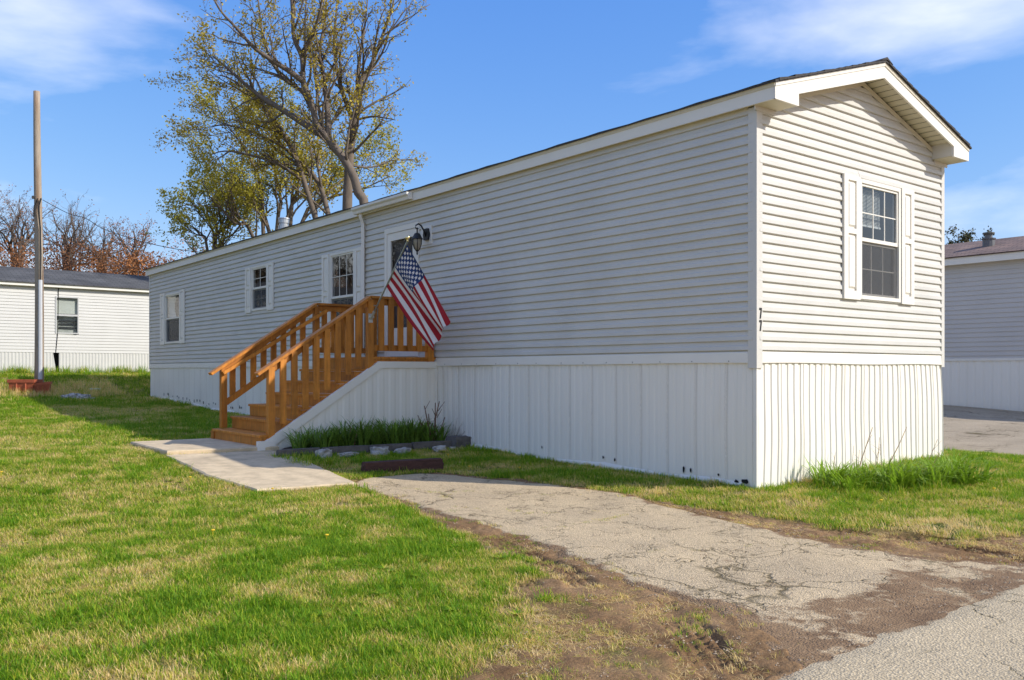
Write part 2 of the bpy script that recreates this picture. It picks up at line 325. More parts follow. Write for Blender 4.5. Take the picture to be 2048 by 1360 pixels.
def ground_mat():
    m = bpy.data.materials.new('lawn_soil'); t, n, l = nodes(m); b = n['Principled BSDF']; b.inputs['Roughness'].default_value = .95; b.inputs['Specular IOR Level'].default_value = .15
    ge = n.new('ShaderNodeNewGeometry'); at = n.new('ShaderNodeAttribute'); at.attribute_name = 'dirt'
    def noise(s, d=6, ro=.6):
        q = n.new('ShaderNodeTexNoise'); q.inputs['Scale'].default_value = s; q.inputs['Detail'].default_value = d; q.inputs['Roughness'].default_value = ro; l.new(ge.outputs['Position'], q.inputs[0]); return q.outputs[0]
    def ramp(src, stops):
        q = n.new('ShaderNodeValToRGB'); e = q.color_ramp.elements
        while len(e) < len(stops): e.new(.5)
        for i, (p, c) in enumerate(stops): e[i].position = p; e[i].color = (*c, 1)
        l.new(src, q.inputs[0]); return q.outputs[0]
    def mixc(f, a, c, bt='MIX'):
        q = n.new('ShaderNodeMixRGB'); q.blend_type = bt
        for i, v in ((0, f), (1, a), (2, c)):
            if isinstance(v, (int, float)): q.inputs[i].default_value = v
            else: l.new(v, q.inputs[i])
        return q.outputs[0]
    lawn = ramp(noise(.55, 7), [(.34, (.07, .10, .014)), (.47, (.10, .12, .02)), (.56, (.19, .16, .05)), (.68, (.30, .23, .10))])
    lawn = mixc(1.0, lawn, ramp(noise(28, 5, .7), [(.25, (.45, .45, .45)), (.75, (1.35, 1.35, 1.35))]), 'MULTIPLY')
    soil = ramp(noise(2.2, 7), [(.3, (.15, .082, .036)), (.5, (.235, .135, .062)), (.7, (.34, .21, .105))])
    soil = mixc(1.0, soil, ramp(noise(70, 4, .7), [(.25, (.6, .6, .6)), (.75, (1.45, 1.45, 1.45))]), 'MULTIPLY')
    col = mixc(at.outputs['Fac'], lawn, soil); l.new(col, b.inputs['Base Color'])
    bu = n.new('ShaderNodeBump'); bu.inputs['Strength'].default_value = .7; bu.inputs['Distance'].default_value = .02; l.new(noise(45, 6, .7), bu.inputs['Height']); l.new(bu.outputs[0], b.inputs['Normal'])
    return m
me = npmesh('ground', np.stack([xs, ys, zz], 1), fa, ground_mat())
a = me.attributes.new('dirt', 'FLOAT', 'POINT'); a.data.foreach_set('value', D.astype(np.float32))
gob = bpy.data.objects.new('ground', me); COL.objects.link(gob); tag(gob, 'patchy spring lawn with bare soil beside the drive', 'ground', kind='structure')

def asphalt_mat(name, base, c2, crack=1.0, soil=True, cs=1.6):
    base = tuple(a_ * b_ for a_, b_ in zip(base, WT)); c2 = tuple(a_ * b_ for a_, b_ in zip(c2, WT))
    m = bpy.data.materials.new(name); t, n, l = nodes(m); b = n['Principled BSDF']; b.inputs['Roughness'].default_value = .92; b.inputs['Specular IOR Level'].default_value = .2
    ge = n.new('ShaderNodeNewGeometry')
    def noise(s, d=6, ro=.6, vec=None):
        q = n.new('ShaderNodeTexNoise'); q.inputs['Scale'].default_value = s; q.inputs['Detail'].default_value = d; q.inputs['Roughness'].default_value = ro; l.new(vec or ge.outputs['Position'], q.inputs[0]); return q
    def rng_(src, a0, a1, b0, b1):
        q = n.new('ShaderNodeMapRange'); q.inputs[1].default_value = a0; q.inputs[2].default_value = a1; q.inputs[3].default_value = b0; q.inputs[4].default_value = b1; l.new(src, q.inputs[0]); return q.outputs[0]
    def mixc(f, a_, c, bt='MIX'):
        q = n.new('ShaderNodeMixRGB'); q.blend_type = bt
        for i, v in ((0, f), (1, a_), (2, c)):
            if isinstance(v, (int, float)): q.inputs[i].default_value = v
            elif isinstance(v, tuple): q.inputs[i].default_value = (*v, 1)
            else: l.new(v, q.inputs[i])
        return q.outputs[0]
    col = mixc(rng_(noise(1.1).outputs[0], .35, .65, 0, 1), base, c2)
    vo = n.new('ShaderNodeTexVoronoi'); vo.inputs['Scale'].default_value = 85; l.new(ge.outputs['Position'], vo.inputs[0])
    col = mixc(1.0, col, rng_(vo.outputs['Color'], 0, 1, .72, 1.28), 'MULTIPLY')
    col = mixc(1.0, col, rng_(noise(160, 3).outputs[0], .3, .7, .75, 1.25), 'MULTIPLY')
    # cracks: warped cell borders at two sizes
    wn = noise(2.2, 5, .6); wv = n.new('ShaderNodeVectorMath'); wv.operation = 'MULTIPLY_ADD'; wv.inputs[1].default_value = (.85, .85, 0); l.new(wn.outputs['Color'], wv.inputs[0]); l.new(ge.outputs['Position'], wv.inputs[2])
    fl = n.new('ShaderNodeVectorMath'); fl.operation = 'MULTIPLY'; fl.inputs[1].default_value = (1, 1, 0); l.new(wv.outputs[0], fl.inputs[0])
    hts = None; ck = None
    for s, w, gate in ((cs, .02, (.45, .55)), (cs * 3.1, .04, (.50, .60)), (cs * 7, .07, (.56, .64))):
        v = n.new('ShaderNodeTexVoronoi'); v.feature = 'DISTANCE_TO_EDGE'; v.inputs['Scale'].default_value = s; l.new(fl.outputs[0], v.inputs[0])
        k = rng_(v.outputs['Distance'], 0, w * crack, 1, 0)
        if gate:
            gt = rng_(noise(.9 + s * .13, 4).outputs[0], gate[0], gate[1], 0, 1); q = n.new('ShaderNodeMath'); q.operation = 'MULTIPLY'; l.new(k, q.inputs[0]); l.new(gt, q.inputs[1]); k = q.outputs[0]
        if ck is None: ck = k
        else:
            q = n.new('ShaderNodeMath'); q.operation = 'MAXIMUM'; l.new(k, q.inputs[0]); l.new(ck, q.inputs[1]); ck = q.outputs[0]
    col = mixc(ck, col, (.12, .09, .042))
    if soil:
        at = n.new('ShaderNodeAttribute'); at.attribute_name = 'soil'
        q = n.new('ShaderNodeMath'); q.operation = 'ADD'; l.new(at.outputs['Fac'], q.inputs[0]); l.new(rng_(noise(3.2, 7, .68).outputs[0], .3, .7, -.45, .45), q.inputs[1])
        sf = rng_(q.outputs[0], .42, .62, 0, 1)
        sc = mixc(rng_(noise(6).outputs[0], .3, .7, 0, 1), (.17, .10, .052), (.30, .19, .10))
        col = mixc(sf, col, sc)
    l.new(col, b.inputs['Base Color'])
    hn = n.new('ShaderNodeMath'); hn.operation = 'MULTIPLY_ADD'; hn.inputs[1].default_value = -1.6; l.new(ck, hn.inputs[0]); l.new(vo.outputs['Distance'], hn.inputs[2])
    bu = n.new('ShaderNodeBump'); bu.inputs['Strength'].default_value = .55; bu.inputs['Distance'].default_value = .012; l.new(hn.outputs[0], bu.inputs['Height']); l.new(bu.outputs[0], b.inputs['Normal'])
    return m
# driveway: strip grid between its two ragged edges
yy = np.arange(3.5, -3.42, -.03); uu = np.linspace(0, 1, 70)
jl = (fbm(yy, yy * 0 + 3, 1.7, 2) - .5) * .22 + (fbm(yy, yy * 0 + 3, 7, 2) - .5) * .08; jr = (fbm(yy, yy * 0 + 9, 1.7, 4) - .5) * .24 + (fbm(yy, yy * 0, 7, 5) - .5) * .08
xl = drl(yy) - .06 + jl; xr = drr(yy) + .06 + jr
top = sm(3.5, 3.1, yy); mid = (xl + xr) / 2
xl = mid + (xl - mid) * (.72 + .28 * top); xr = mid + (xr - mid) * (.72 + .28 * top)
PX = xl[:, None] * (1 - uu) + xr[:, None] * uu; PYY = np.repeat(yy[:, None], 70, 1) + (fbm(PX, PX * 0, 2.0, 3) - .5) * .25 * (yy[:, None] > 3.3)
ed = np.minimum(PX - xl[:, None], xr[:, None] - PX)
PZ = G0(PX, PYY) + .006 - .03 * (1 - sm(0, .12, ed)) + (fbm(PX, PYY, 2.2, 31) - .5) * .025
so_ = np.clip(.85 * (1 - sm(0, .28, ed)) + .88 * sm(-2.2, -3.4, PYY) * (.45 + .7 * vnoise(PX, PYY, 1.1, 4)) + .22 * sm(-1.2, -2.2, PYY), 0, 1)
ix = np.arange(len(yy) * 70).reshape(len(yy), 70)
dm = npmesh('driveway', np.stack([PX.ravel(), PYY.ravel(), PZ.ravel()], 1), np.stack([ix[:-1, :-1], ix[:-1, 1:], ix[1:, 1:], ix[1:, :-1]], -1).reshape(-1, 4), asphalt_mat('old_asphalt', (.55, .425, .265), (.45, .35, .225), cs=1.35, crack=.85))
a = dm.attributes.new('soil', 'FLOAT', 'POINT'); a.data.foreach_set('value', so_.ravel().astype(np.float32))
dro = bpy.data.objects.new('driveway', dm); COL.objects.link(dro); tag(dro, 'short cracked old asphalt drive with soil creeping over it', 'driveway', kind='structure')
# road
rx = axis([(-300, -12, 12), (-12, -6, .5), (-6, 1, .04), (1, 8, .25), (8, 300, 10)]); rv = np.concatenate([np.linspace(0, .3, 8), np.linspace(.4, 6.3, 20)])
edge = ROADY + (fbm(rx, rx * 0 + 1, 1.6, 6) - .5) * .16 + (fbm(rx, rx * 0 + 2, 9, 7) - .5) * .06 + .04
RX = np.repeat(rx[:, None], len(rv), 1); RY = edge[:, None] - rv[None, :]
RZ = G0(RX, RY) + .002 + .014 * sm(0, .1, rv)[None, :] + .03 * sm(0, 3, rv)[None, :]
ix = np.arange(RX.size).reshape(RX.shape)
rm = npmesh('road', np.stack([RX.ravel(), RY.ravel(), RZ.ravel()], 1), np.stack([ix[:-1, :-1], ix[:-1, 1:], ix[1:, 1:], ix[1:, :-1]], -1).reshape(-1, 4), asphalt_mat('road_asphalt', (.52, .42, .275), (.43, .35, .235), cs=.6, crack=.45))
a = rm.attributes.new('soil', 'FLOAT', 'POINT'); a.data.foreach_set('value', (np.repeat((.5 * (1 - sm(0, .12, rv)))[None, :], len(rx), 0)).ravel().astype(np.float32))
o = bpy.data.objects.new('road', rm); COL.objects.link(o); tag(o, 'weathered grey asphalt road along the lot', 'road', kind='structure')
# parking pad of the grey neighbour
px_ = np.concatenate([[0], np.linspace(.05, 1, 40)]); pyv = np.linspace(-3.3, 13.5, 90)
el = 5.5 + (fbm(pyv, pyv * 0, .8, 6) - .5) * .5; QX = el[:, None] * (1 - px_) + 14.75 * px_; QY = np.repeat(pyv[:, None], len(px_), 1)
QZ = G0(QX, QY) + .004 + (fbm(QX, QY, .8, 9) - .5) * .02; QZ[:, 0] -= .05
ix = np.arange(QX.size).reshape(QX.shape)
pm = npmesh('parking_pad', np.stack([QX.ravel(), QY.ravel(), QZ.ravel()], 1), np.stack([ix[:-1, :-1], ix[:-1, 1:], ix[1:, 1:], ix[1:, :-1]], -1).reshape(-1, 4), asphalt_mat('tan_pad', (.42, .345, .25), (.34, .28, .20), cs=.35, crack=.6, soil=False))
o = bpy.data.objects.new('parking_pad', pm); COL.objects.link(o); tag(o, 'worn tan parking pad between the two homes', 'pavement', kind='structure')
# concrete path: landing slab and angled walk slab
def slab(name, poly, zt, th, label):
    mb = MB(); n = len(poly); pts = []
    for i in range(n):
        p, q = Vector(poly[i]), Vector(poly[(i + 1) % n]); k = 10
        for j in range(k):
            s = p.lerp(q, j / k); pts.append(Vector((s.x + rng.uniform(-.008, .008), s.y + rng.uniform(-.008, .008), 0)))
    zf = zt if callable(zt) else (lambda x, y: zt)
    c = sum(pts, Vector()) / len(pts); m = len(pts)
    ins = [p + (c - p).normalized() * .018 for p in pts]
    vs = [(p.x, p.y, zf(p.x, p.y) - th) for p in pts] + [(p.x, p.y, zf(p.x, p.y) - .014) for p in pts] + [(p.x, p.y, zf(p.x, p.y)) for p in ins] + [(c.x, c.y, zf(c.x, c.y))]
    fs = []
    for i in range(m):
        j = (i + 1) % m; fs += [(i, j, m + j, m + i), (m + i, m + j, 2 * m + j, 2 * m + i), (2 * m + i, 2 * m + j, 3 * m)]
    o = mb.add(vs, fs).build(name, CONC); return tag(o, label, 'path', kind='structure')
slab('landing_slab', [(-4.03, 5.97), (-2.62, 5.76), (-2.6, 7.75), (-3.99, 7.8)], .20, .19, 'square concrete slab at the foot of the wooden steps')
slab('path', [(-4.06, 5.97), (-4.16, 4.2), (-4.02, 3.10), (-2.94, 3.0), (-2.74, 4.6), (-2.70, 5.80)], lambda x, y: float(np.interp(y, [2.9, 3.2, 4.5, 5.75, 6.2], [.0, .012, .092, .150, .155])), .12, 'angled concrete walk slab leading toward the drive')
# ================================================================== MOBILE HOME
HW, YF, YR = 4.0, -.07, 20.5
ZB, ZS, ZE = 1.303, 1.42, 3.935        # band bottom, siding start, soffit
CH = .1016
home = empty('mobile_home', (2.1, 10.2, 0), 'long pale grey vinyl sided mobile home with white skirting and gabled front', 'mobile home')
def side(a, o, z): return (-o, a, z)
def end(a, o, z): return (a, YF - o, z)
def wall_part(name, pm, a0, a1, z0, z1, parent):
    mb = MB(); mb.add([pm(a0, -.02, z0), pm(a1, -.02, z0), pm(a1, -.02, z1), pm(a0, -.02, z1)], [(0, 1, 2, 3)])
    return mb
def board(pm, fa0, fa1, z0, z1, zc0, zc1, k):
    """one siding course between fa0(z), fa1(z), clipped to zc0..zc1"""
    h = z1 - z0
    prof = [(.0002, z0 + .0), (.003, z0 + .012), (.021, z0 + .0145), (.0255, z0 + .019), (.0225, z0 + .58 * h), (.013, z0 + .66 * h), (.004, z1 + .006), (.002, z1 + .013)]
    if zc0 > z0 + .002: prof = [(.002, zc0)] + [(o, z) for o, z in prof[3:] if z > zc0 + .001]; prof.insert(1, (.0155, zc0))
    if zc1 < z1 - .002: prof = [(o, z) for o, z in prof if z < zc1 - .001] + [(.013, zc1), (.002, zc1)]
    mb = MB(); L = max(.01, fa1(z0) - fa0(z0)); n = max(1, int(L / .8)); vs = []
    for i in range(n + 1):
        t = i / n
        for (o, z) in prof:
            A0, A1 = fa0(z), fa1(z)
            aa = A0 + (A1 - A0) * t
            vs.append(pm(aa, o + .0018 * math.sin(aa * 2.3 + k * 1.7) + .001 * math.sin(aa * 7 + k), z + .0012 * math.sin(aa * 1.1 + k * 2.9)))
    m = len(prof)
    fs = [(i * m + j, (i + 1) * m + j, (i + 1) * m + j + 1, i * m + j + 1) for i in range(n) for j in range(m - 1)]
    fs += [tuple(range(m)), tuple(range(n * m, n * m + m))[::-1]]
    return mb.add(vs, fs)
def side_walls(pm, A0, A1, ztop, opens, parent, gable=None):
    k = 0; z0 = ZS
    zlim = ztop if not gable else gable(0)[2]
    while z0 < zlim - .01:
        z1 = z0 + CH; cuts = sorted({A0, A1} | {c for o in opens if o[2] < z1 and o[3] > z0 for c in o[:2]} | ({c for c in (np.arange(6) * 3.7 + ((k // 2) * 1.31) % 3.7) if A0 + .3 < c < A1 - .3 and not any(abs(c - e) < .25 for o in opens for e in o[:2])} if not gable else set()))
        for ci_, (c0, c1) in enumerate(zip(cuts[:-1], cuts[1:])):
            mid = (c0 + c1) / 2; rngs = [(z0, min(z1, zlim))]
            for o in opens:
                if o[0] < mid < o[1]:
                    nr_ = []
                    for (p, q) in rngs:
                        if o[2] > p + .004: nr_.append((p, min(q, o[2])))
                        if o[3] < q - .004: nr_.append((max(p, o[3]), q))
                    rngs = [r for r in nr_ if r[1] - r[0] > .004]
            for p, q in rngs:
                if gable: f0 = lambda z, c=c0: max(c, gable(z)[0]); f1 = lambda z, c=c1: min(c, gable(z)[1])
                else: f0 = lambda z, c=c0: c; f1 = lambda z, c=c1: c
                if f1(p) - f0(p) < .03: continue
                board((lambda a_, o_, z_, e_=.0022 * (ci_ % 2): pm(a_, o_ + e_, z_)), f0, f1, z0, z1, p, q, k).build('siding_board', SIDING, parent)
        z0 = z1; k += 1
# openings (a0, a1, z0, z1) of glazed units
WIN = {'end': (1.935, 2.875, 2.06, 3.46)}
W1 = (17.84, 19.06, 1.96, 3.30); W2 = (12.22, 13.07, 2.53, 3.50); W3 = (8.40, 9.36, 1.75, 3.40)
DOOR = (6.30, 7.36, 1.44, 3.60)
def backing(pm, A0, A1, z0, z1, opens, o):
    mb = MB(); As = sorted({A0, A1} | {c for q in opens for c in q[:2]}); Zs = sorted({z0, z1} | {c for q in opens for c in q[2:]})
    for p, q in zip(As[:-1], As[1:]):
        for r_, s_ in zip(Zs[:-1], Zs[1:]):
            if any(w[0] < (p + q) / 2 < w[1] and w[2] < (r_ + s_) / 2 < w[3] for w in opens): continue
            mb.add([pm(p, o, r_), pm(q, o, r_), pm(q, o, s_), pm(p, o, s_)], [(0, 1, 2, 3)])
    return mb
swall = backing(side, YF + .05, YR, ZB, ZE, [W1, W2, W3, DOOR], -.03).build('wall', ROOM, home)
side_walls(side, YF + .03, YR - .02, ZE - .005, [W1, W2, W3, DOOR], swall)
ewall = backing(end, .05, HW - .05, ZB, ZE, [WIN['end']], -.03).build('wall', ROOM, home)
PEAKZ = 4.535                                     # underside of the rake at the wall
SL = .309
XM = 2.015
def gab(z):
    if z <= ZE: return (.03, HW - .03, PEAKZ)
    hw_ = max(0, (PEAKZ + .02 - z) / SL); return (max(.03, XM - hw_), min(HW - .03, XM + hw_), PEAKZ)
side_walls(end, .03, HW - .03, ZE, [WIN['end']], ewall, gable=gab)
MB().box(HW - .02, HW - .001, YF + .02, YR, .2, ZE).build('wall', SIDING, home)
MB().box(.05, HW - .05, YR - .015, YR - .001, .3, ZE).build('wall', SIDING, home)
# corner posts
def cpost(x0, x1, y0, y1, z0, z1): return MB().box(x0, x1, y0, y1, z0, z1).build('corner_post', POST, home)
cpost(-.024, .075, YF - .024, YF + .085, ZB - .055, ZE - .003)
cpost(HW - .055, HW + .022, YF - .024, YF + .06, ZB - .03, ZE - .003)
cpost(-.022, .05, YR - .06, YR + .02, ZB - .03, ZE - .003)
# belt band
def band(pts, name='belt_band'):
    return pts.build(name, TRIM, home)
m = MB(); n = 40
for i in range(n):
    a0 = YF + .085 + (YR - .06 - YF - .085) * i / n; a1 = YF + .085 + (YR - .06 - YF - .085) * (i + 1) / n
    w0 = .004 * math.sin(a0 * 1.9); w1 = .004 * math.sin(a1 * 1.9)
    m.add([side(a0, .0, ZB + w0), side(a1, .0, ZB + w1), side(a1, .022, ZB + w1), side(a0, .022, ZB + w0), side(a1, .020, ZS - .012), side(a0, .020, ZS - .012), side(a1, .010, ZS + .002), side(a0, .010, ZS + .002)],
          [(0, 1, 2, 3), (3, 2, 4, 5), (5, 4, 6, 7)])
m.build('belt_band', TRIM, home)
m = MB(); n = 14
for i in range(n):
    a0 = .075 + (HW - .13) * i / n; a1 = .075 + (HW - .13) * (i + 1) / n
    s = lambda a: ZB + .006 * math.sin(a * 2.2) - .012 * max(0, a - 3.4)
    m.add([end(a0, 0, s(a0)), end(a1, 0, s(a1)), end(a1, .024, s(a1)), end(a0, .024, s(a0)), end(a1, .021, ZS - .012), end(a0, .021, ZS - .012), end(a1, .01, ZS + .002), end(a0, .01, ZS + .002)],
          [(0, 1, 2, 3), (3, 2, 4, 5), (5, 4, 6, 7)])
m.build('belt_band', TRIM, home)
# screws along the bands
m = MB()
for i in range(46):
    a = .3 + i * .44 + rng.uniform(-.05, .05)
    c = side(a, .0225, ZB + .02); m.box(c[0] - .002, c[0], c[1] - .005, c[1] + .005, c[2] - .005, c[2] + .005)
m.build('screw_heads', IRON, home, kind='stuff')
# ---- skirting panels
PR = [(0, 0), (.008, 1), (.072, 1), (.084, 0), (.118, 0), (.128, 1), (.188, 1), (.2, 0), (.236, 0), (.246, 1), (.308, 1), (.32, 0), (.356, 0), (.366, 1), (.404, 1), (.412, 0)]
PWD = .412
def panel(pm, a0, a1, d, warp, k, deep=0):
    mb = MB(); prof = [(o, dd) for o, dd in PR if a0 + o <= a1 + 1e-6]; NZ = 9; vs = []; m = len(prof)
    for o, dd in prof:
        aa = a0 + o; x, y, _ = pm(aa, 0, 0); zb = gz(x, y) - .03
        for j in range(NZ):
            t = j / (NZ - 1); z = zb + (ZB + .01 - zb) * t
            sa, so2 = warp(aa, t)
            vs.append(pm(aa + sa, -.004 + dd * d + so2, z))
    fs = [(i * NZ + j, (i + 1) * NZ + j, (i + 1) * NZ + j + 1, i * NZ + j + 1) for i in range(m - 1) for j in range(NZ - 1)]
    p = mb.add(vs, fs).build('skirt_panel', SKIRT, home)
    return p
def warp_side(a, t):
    b = math.sin(math.pi * t)
    return (.012 * b * math.sin(a * 1.9) + (.05 * (t - .5) * max(0, 1 - abs(a - 5.2) / .7)), .008 * b * math.sin(a * 2.7 + 1) - (.02 * t if 4.4 < a < 5.5 else 0))
def warp_end(a, t):
    b = math.sin(math.pi * min(1, t * 1.05))
    return (.009 * math.sin(1.5 * t * math.pi + a * .9) * b + .07 * (1 - t ** 1.6) * sm(1.0, 3.2, a) - .01 * (1 - t), .009 * b * math.sin(a * 1.9 + t * 1.5))
a = YF + .04; k = 0
while a < YR - .05:
    p = panel(side, a, min(a + PWD, YR - .02), .0045, warp_side, k)
    # perforated vent strip in the middle valley of the panel
    mb = MB(); vs = []
    for j in range(9):
        t = j / 8
        for o in (.322, .354):
            aa = a + o
            if aa > YR - .05: continue
            x, y, _ = side(aa, 0, 0); zb = gz(x, y) - .03; sa, s2 = warp_side(aa, t); vs.append(side(aa + sa, -.001 + s2, zb + .03 + (ZB - .02 - zb) * t))
    if len(vs) == 18: mb.add(vs, [(2 * j, 2 * j + 1, 2 * j + 3, 2 * j + 2) for j in range(8)]).build('vent_strip', VENT, p)
    a += PWD; k += 1
a = .012
while a < HW - .02:
    panel(end, a, min(a + PWD, HW), .012, warp_end, k); a += PWD
MB().box(HW - .012, HW, YF + .01, YR, -.1, ZB).build('skirt_side', SKIRT, home)
MB().box(-.012, .018, YF - .014, YF + .03, -.03, ZB - .05).build('skirt_corner', TRIM, home)
# bottom track along the long side, flat black patches paint the dark of torn holes above it
m = MB(); n = 60
for i in range(n):
    q = []
    for e in (i, i + 1):
        aa = .1 + (YR - .2) * e / n; zb = gz(0, aa) - .03; hh = .085 + .02 * math.sin(aa * 3.1) + (.03 if 1.2 < aa < 2.3 else 0)
        q.append((aa, zb, hh))
    (a0, z0, h0), (a1, z1, h1) = q
    m.add([side(a0, .03, z0), side(a1, .03, z1), side(a1, .024, z1 + h1 * .7), side(a0, .024, z0 + h0 * .7), side(a1, .004, z1 + h1), side(a0, .004, z0 + h0)], [(0, 1, 2, 3), (3, 2, 4, 5)])
m.build('bottom_track', TRIM, home, smooth=True)
def tear(pm, a, z, w, h):
    pts = []; n = 9
    for i in range(n):
        th = 2 * math.pi * i / n; r_ = rng.uniform(.55, 1.1); pts.append(Vector(pm(a + w / 2 * r_ * math.cos(th), .012, z + h / 2 * r_ * math.sin(th))))
    MB().prism(pts, Vector(pm(0, .003, 0)) - Vector(pm(0, 0, 0))).build('torn_hole_dark', HOLE, home)
for (a, dz, w, h) in [(.06, .1, .10, .06), (.17, .09, .07, .05), (.40, .14, .03, .035), (.78, .15, .025, .06), (.88, .15, .03, .075), (1.95, .17, .035, .045), (2.15, .18, .03, .04), (3.3, .2, .02, .045), (4.9, .18, .02, .03)]:
    tear(side, a, gz(0, a) + dz - .03, w, h)
for i in range(22):
    a = 13.6 + i * .27 + rng.uniform(-.1, .1); tear(side, a, gz(0, a) + .12 + rng.uniform(0, .05), rng.uniform(.03, .06), rng.uniform(.04, .10))
# ---- roof
EX0, EX1, EY0, EY1 = -.09, 4.12, -.36, 20.62
ZF = 4.095                                        # top of eave fascia
def rz(x): return ZF + SL * ((x - EX0) if x < XM else (EX1 - x))
roof = MB()
for x0, x1 in ((EX0 - .03, XM), (EX1 + .03, XM)):
    n = 84; y0, y1 = EY0 - .025, EY1 + .02; up = []
    for i in range(n + 1):
        y = y0 + (y1 - y0) * i / n; w = .004 * math.sin(i * 2.1) + .003 * math.sin(i * .7)
        up += [(x0, y, rz(x0) + .005), (x0, y, rz(x0) + .028 + w), (x1, y, rz(x1) + .032), (x1, y, rz(x1) + .004)]
    fs = [(4 * i + j, 4 * i + 4 + j, 4 * i + 4 + (j + 1) % 4, 4 * i + (j + 1) % 4) for i in range(n) for j in range(4)] + [(0, 1, 2, 3), (4 * n, 4 * n + 3, 4 * n + 2, 4 * n + 1)]
    roof.add(up, fs)
roofo = roof.build('roof', SHING, home)
m = MB()
for s in range(16):                                # uneven shingle butts along the two rakes
    for sg in (-1, 1):
        x0 = XM + sg * (.05 + s * .135); x1 = XM + sg * (.05 + (s + 1) * .135)
        if abs(x1 - XM) > 2.12: continue
        a = .036 + rng.uniform(-.004, .008); m.add([(x0, EY0 - .032, rz(x0) + .012), (x1, EY0 - .032, rz(x1) + .006), (x1, EY0 - .032, rz(x1) + a), (x0, EY0 - .032, rz(x0) + a - .008), (x0, EY0 + .2, rz(x0) + a - .006), (x1, EY0 + .2, rz(x1) + a)],
              [(0, 1, 2, 3), (3, 2, 5, 4)])
m.build('shingle_edge', SHING, roofo)
# ridge cap
MB().prism([(XM - .13, EY0 - .035, rz(XM - .13) + .04), (XM, EY0 - .035, rz(XM) + .06), (XM + .13, EY0 - .035, rz(XM + .13) + .04), (XM, EY0 - .035, rz(XM) + .03)], (0, EY1 - EY0 + .06, 0)).build('ridge_cap', SHING, roofo)
# eave fascia on the long side (drip strip above it)
MB().prism([(EX0, EY0, ZE), (EX0 + .02, EY0, ZE), (EX0 + .02, EY0, ZF - .036), (EX0, EY0, ZF - .036)], (0, EY1 - EY0, 0)).build('eave_fascia', TRIM, home)
MB().prism([(EX0 - .006, EY0, ZF - .036), (EX0 + .02, EY0, ZF - .036), (EX0 + .02, EY0, ZF), (EX0 - .018, EY0, ZF)], (0, EY1 - EY0, 0)).build('drip_edge', SOFF, home)
MB().prism([(EX1, EY0 + .02, ZE), (EX1 - .02, EY0 + .02, ZE), (EX1 - .02, EY0 + .02, ZF), (EX1, EY0 + .02, ZF)], (0, EY1 - EY0 - .02, 0)).build('eave_fascia', TRIM, home)
MB().box(EX0 + .02, .02, EY0 + .3, EY1, ZE + .012, ZE + .02).build('eave_soffit', SOFF, home)
MB().box(HW - .02, EX1 - .02, EY0 + .3, EY1, ZE + .012, ZE + .02).build('eave_soffit', SOFF, home)
# rake fascias with boxed returns
BOX = .41
FD = .16
for sg in (-1, 1):
    e = EX0 if sg < 0 else EX1; b = e - sg * BOX
    poly = [(e, EY0, ZE), (b, EY0, ZE), (b, EY0, rz(b) - FD), (XM, EY0, rz(XM) - FD - .01), (XM, EY0, rz(XM) - .036), (e, EY0, rz(e) - .036)]
    MB().prism(poly, (0, .022, 0)).build('rake_fascia', TRIM, home)
    MB().prism([(e, EY0 - .008, rz(e) - .036), (e, EY0 - .008, rz(e) + .002), (XM, EY0 - .012, rz(XM) + .002), (XM, EY0 - .008, rz(XM) - .036)], (0, .03, 0)).build('drip_edge', TRIM if sg < 0 else SOFF, home)
    # box return underside and inner cheek
    x0, x1 = sorted((e, b))
    MB().box(x0 + .004, x1 - .004, EY0 + .022, YF, ZE + .004, ZE + .012).build('return_soffit', SOFF, home)
    MB().box(b - .012, b + .0, EY0 + .022, YF, ZE + .012, rz(b) - FD + .06).build('return_cheek', POST, home) if sg > 0 else MB().box(b - .02, b - .004, EY0 + .022, YF, ZE + .012, rz(b) - FD + .06).build('return_cheek', POST, home)
    # ribbed sloping soffit: each strip its own piece
    n = 15; xa, xb = b, XM
    for i in range(n):
        q0 = xa + (xb - xa) * i / n; q1 = xa + (xb - xa) * (i + .93) / n; qm = (q0 + q1) / 2
        d = FD - .055
        MB().add([(q0, EY0 + .022, rz(q0) - d), (qm, EY0 + .022, rz(qm) - d - .012), (q1, EY0 + .022, rz(q1) - d), (q0, YF - .01, rz(q0) - d), (qm, YF - .01, rz(qm) - d - .012), (q1, YF - .01, rz(q1) - d)],
                 [(0, 1, 4, 3), (1, 2, 5, 4)]).build('soffit_strip', SOFF, home)
    MB().prism([(b, YF - .026, rz(b) - FD + .025), (XM, YF - .026, rz(XM) - FD + .025), (XM, YF - .026, rz(XM) - FD - .035), (b, YF - .026, rz(b) - FD - .035)], (0, .012, 0)).build('frieze_trim', SOFF, home)
    MB().box(min(b, e) + .03, max(b, e) - .03, YF - .03, YF - .018, ZE - .045, ZE + .004).build('frieze_trim', POST, home)
MB().box(-.022, -.008, YF + .09, YR - .06, ZE - .04, ZE + .012).build('frieze_trim', SOFF, home)
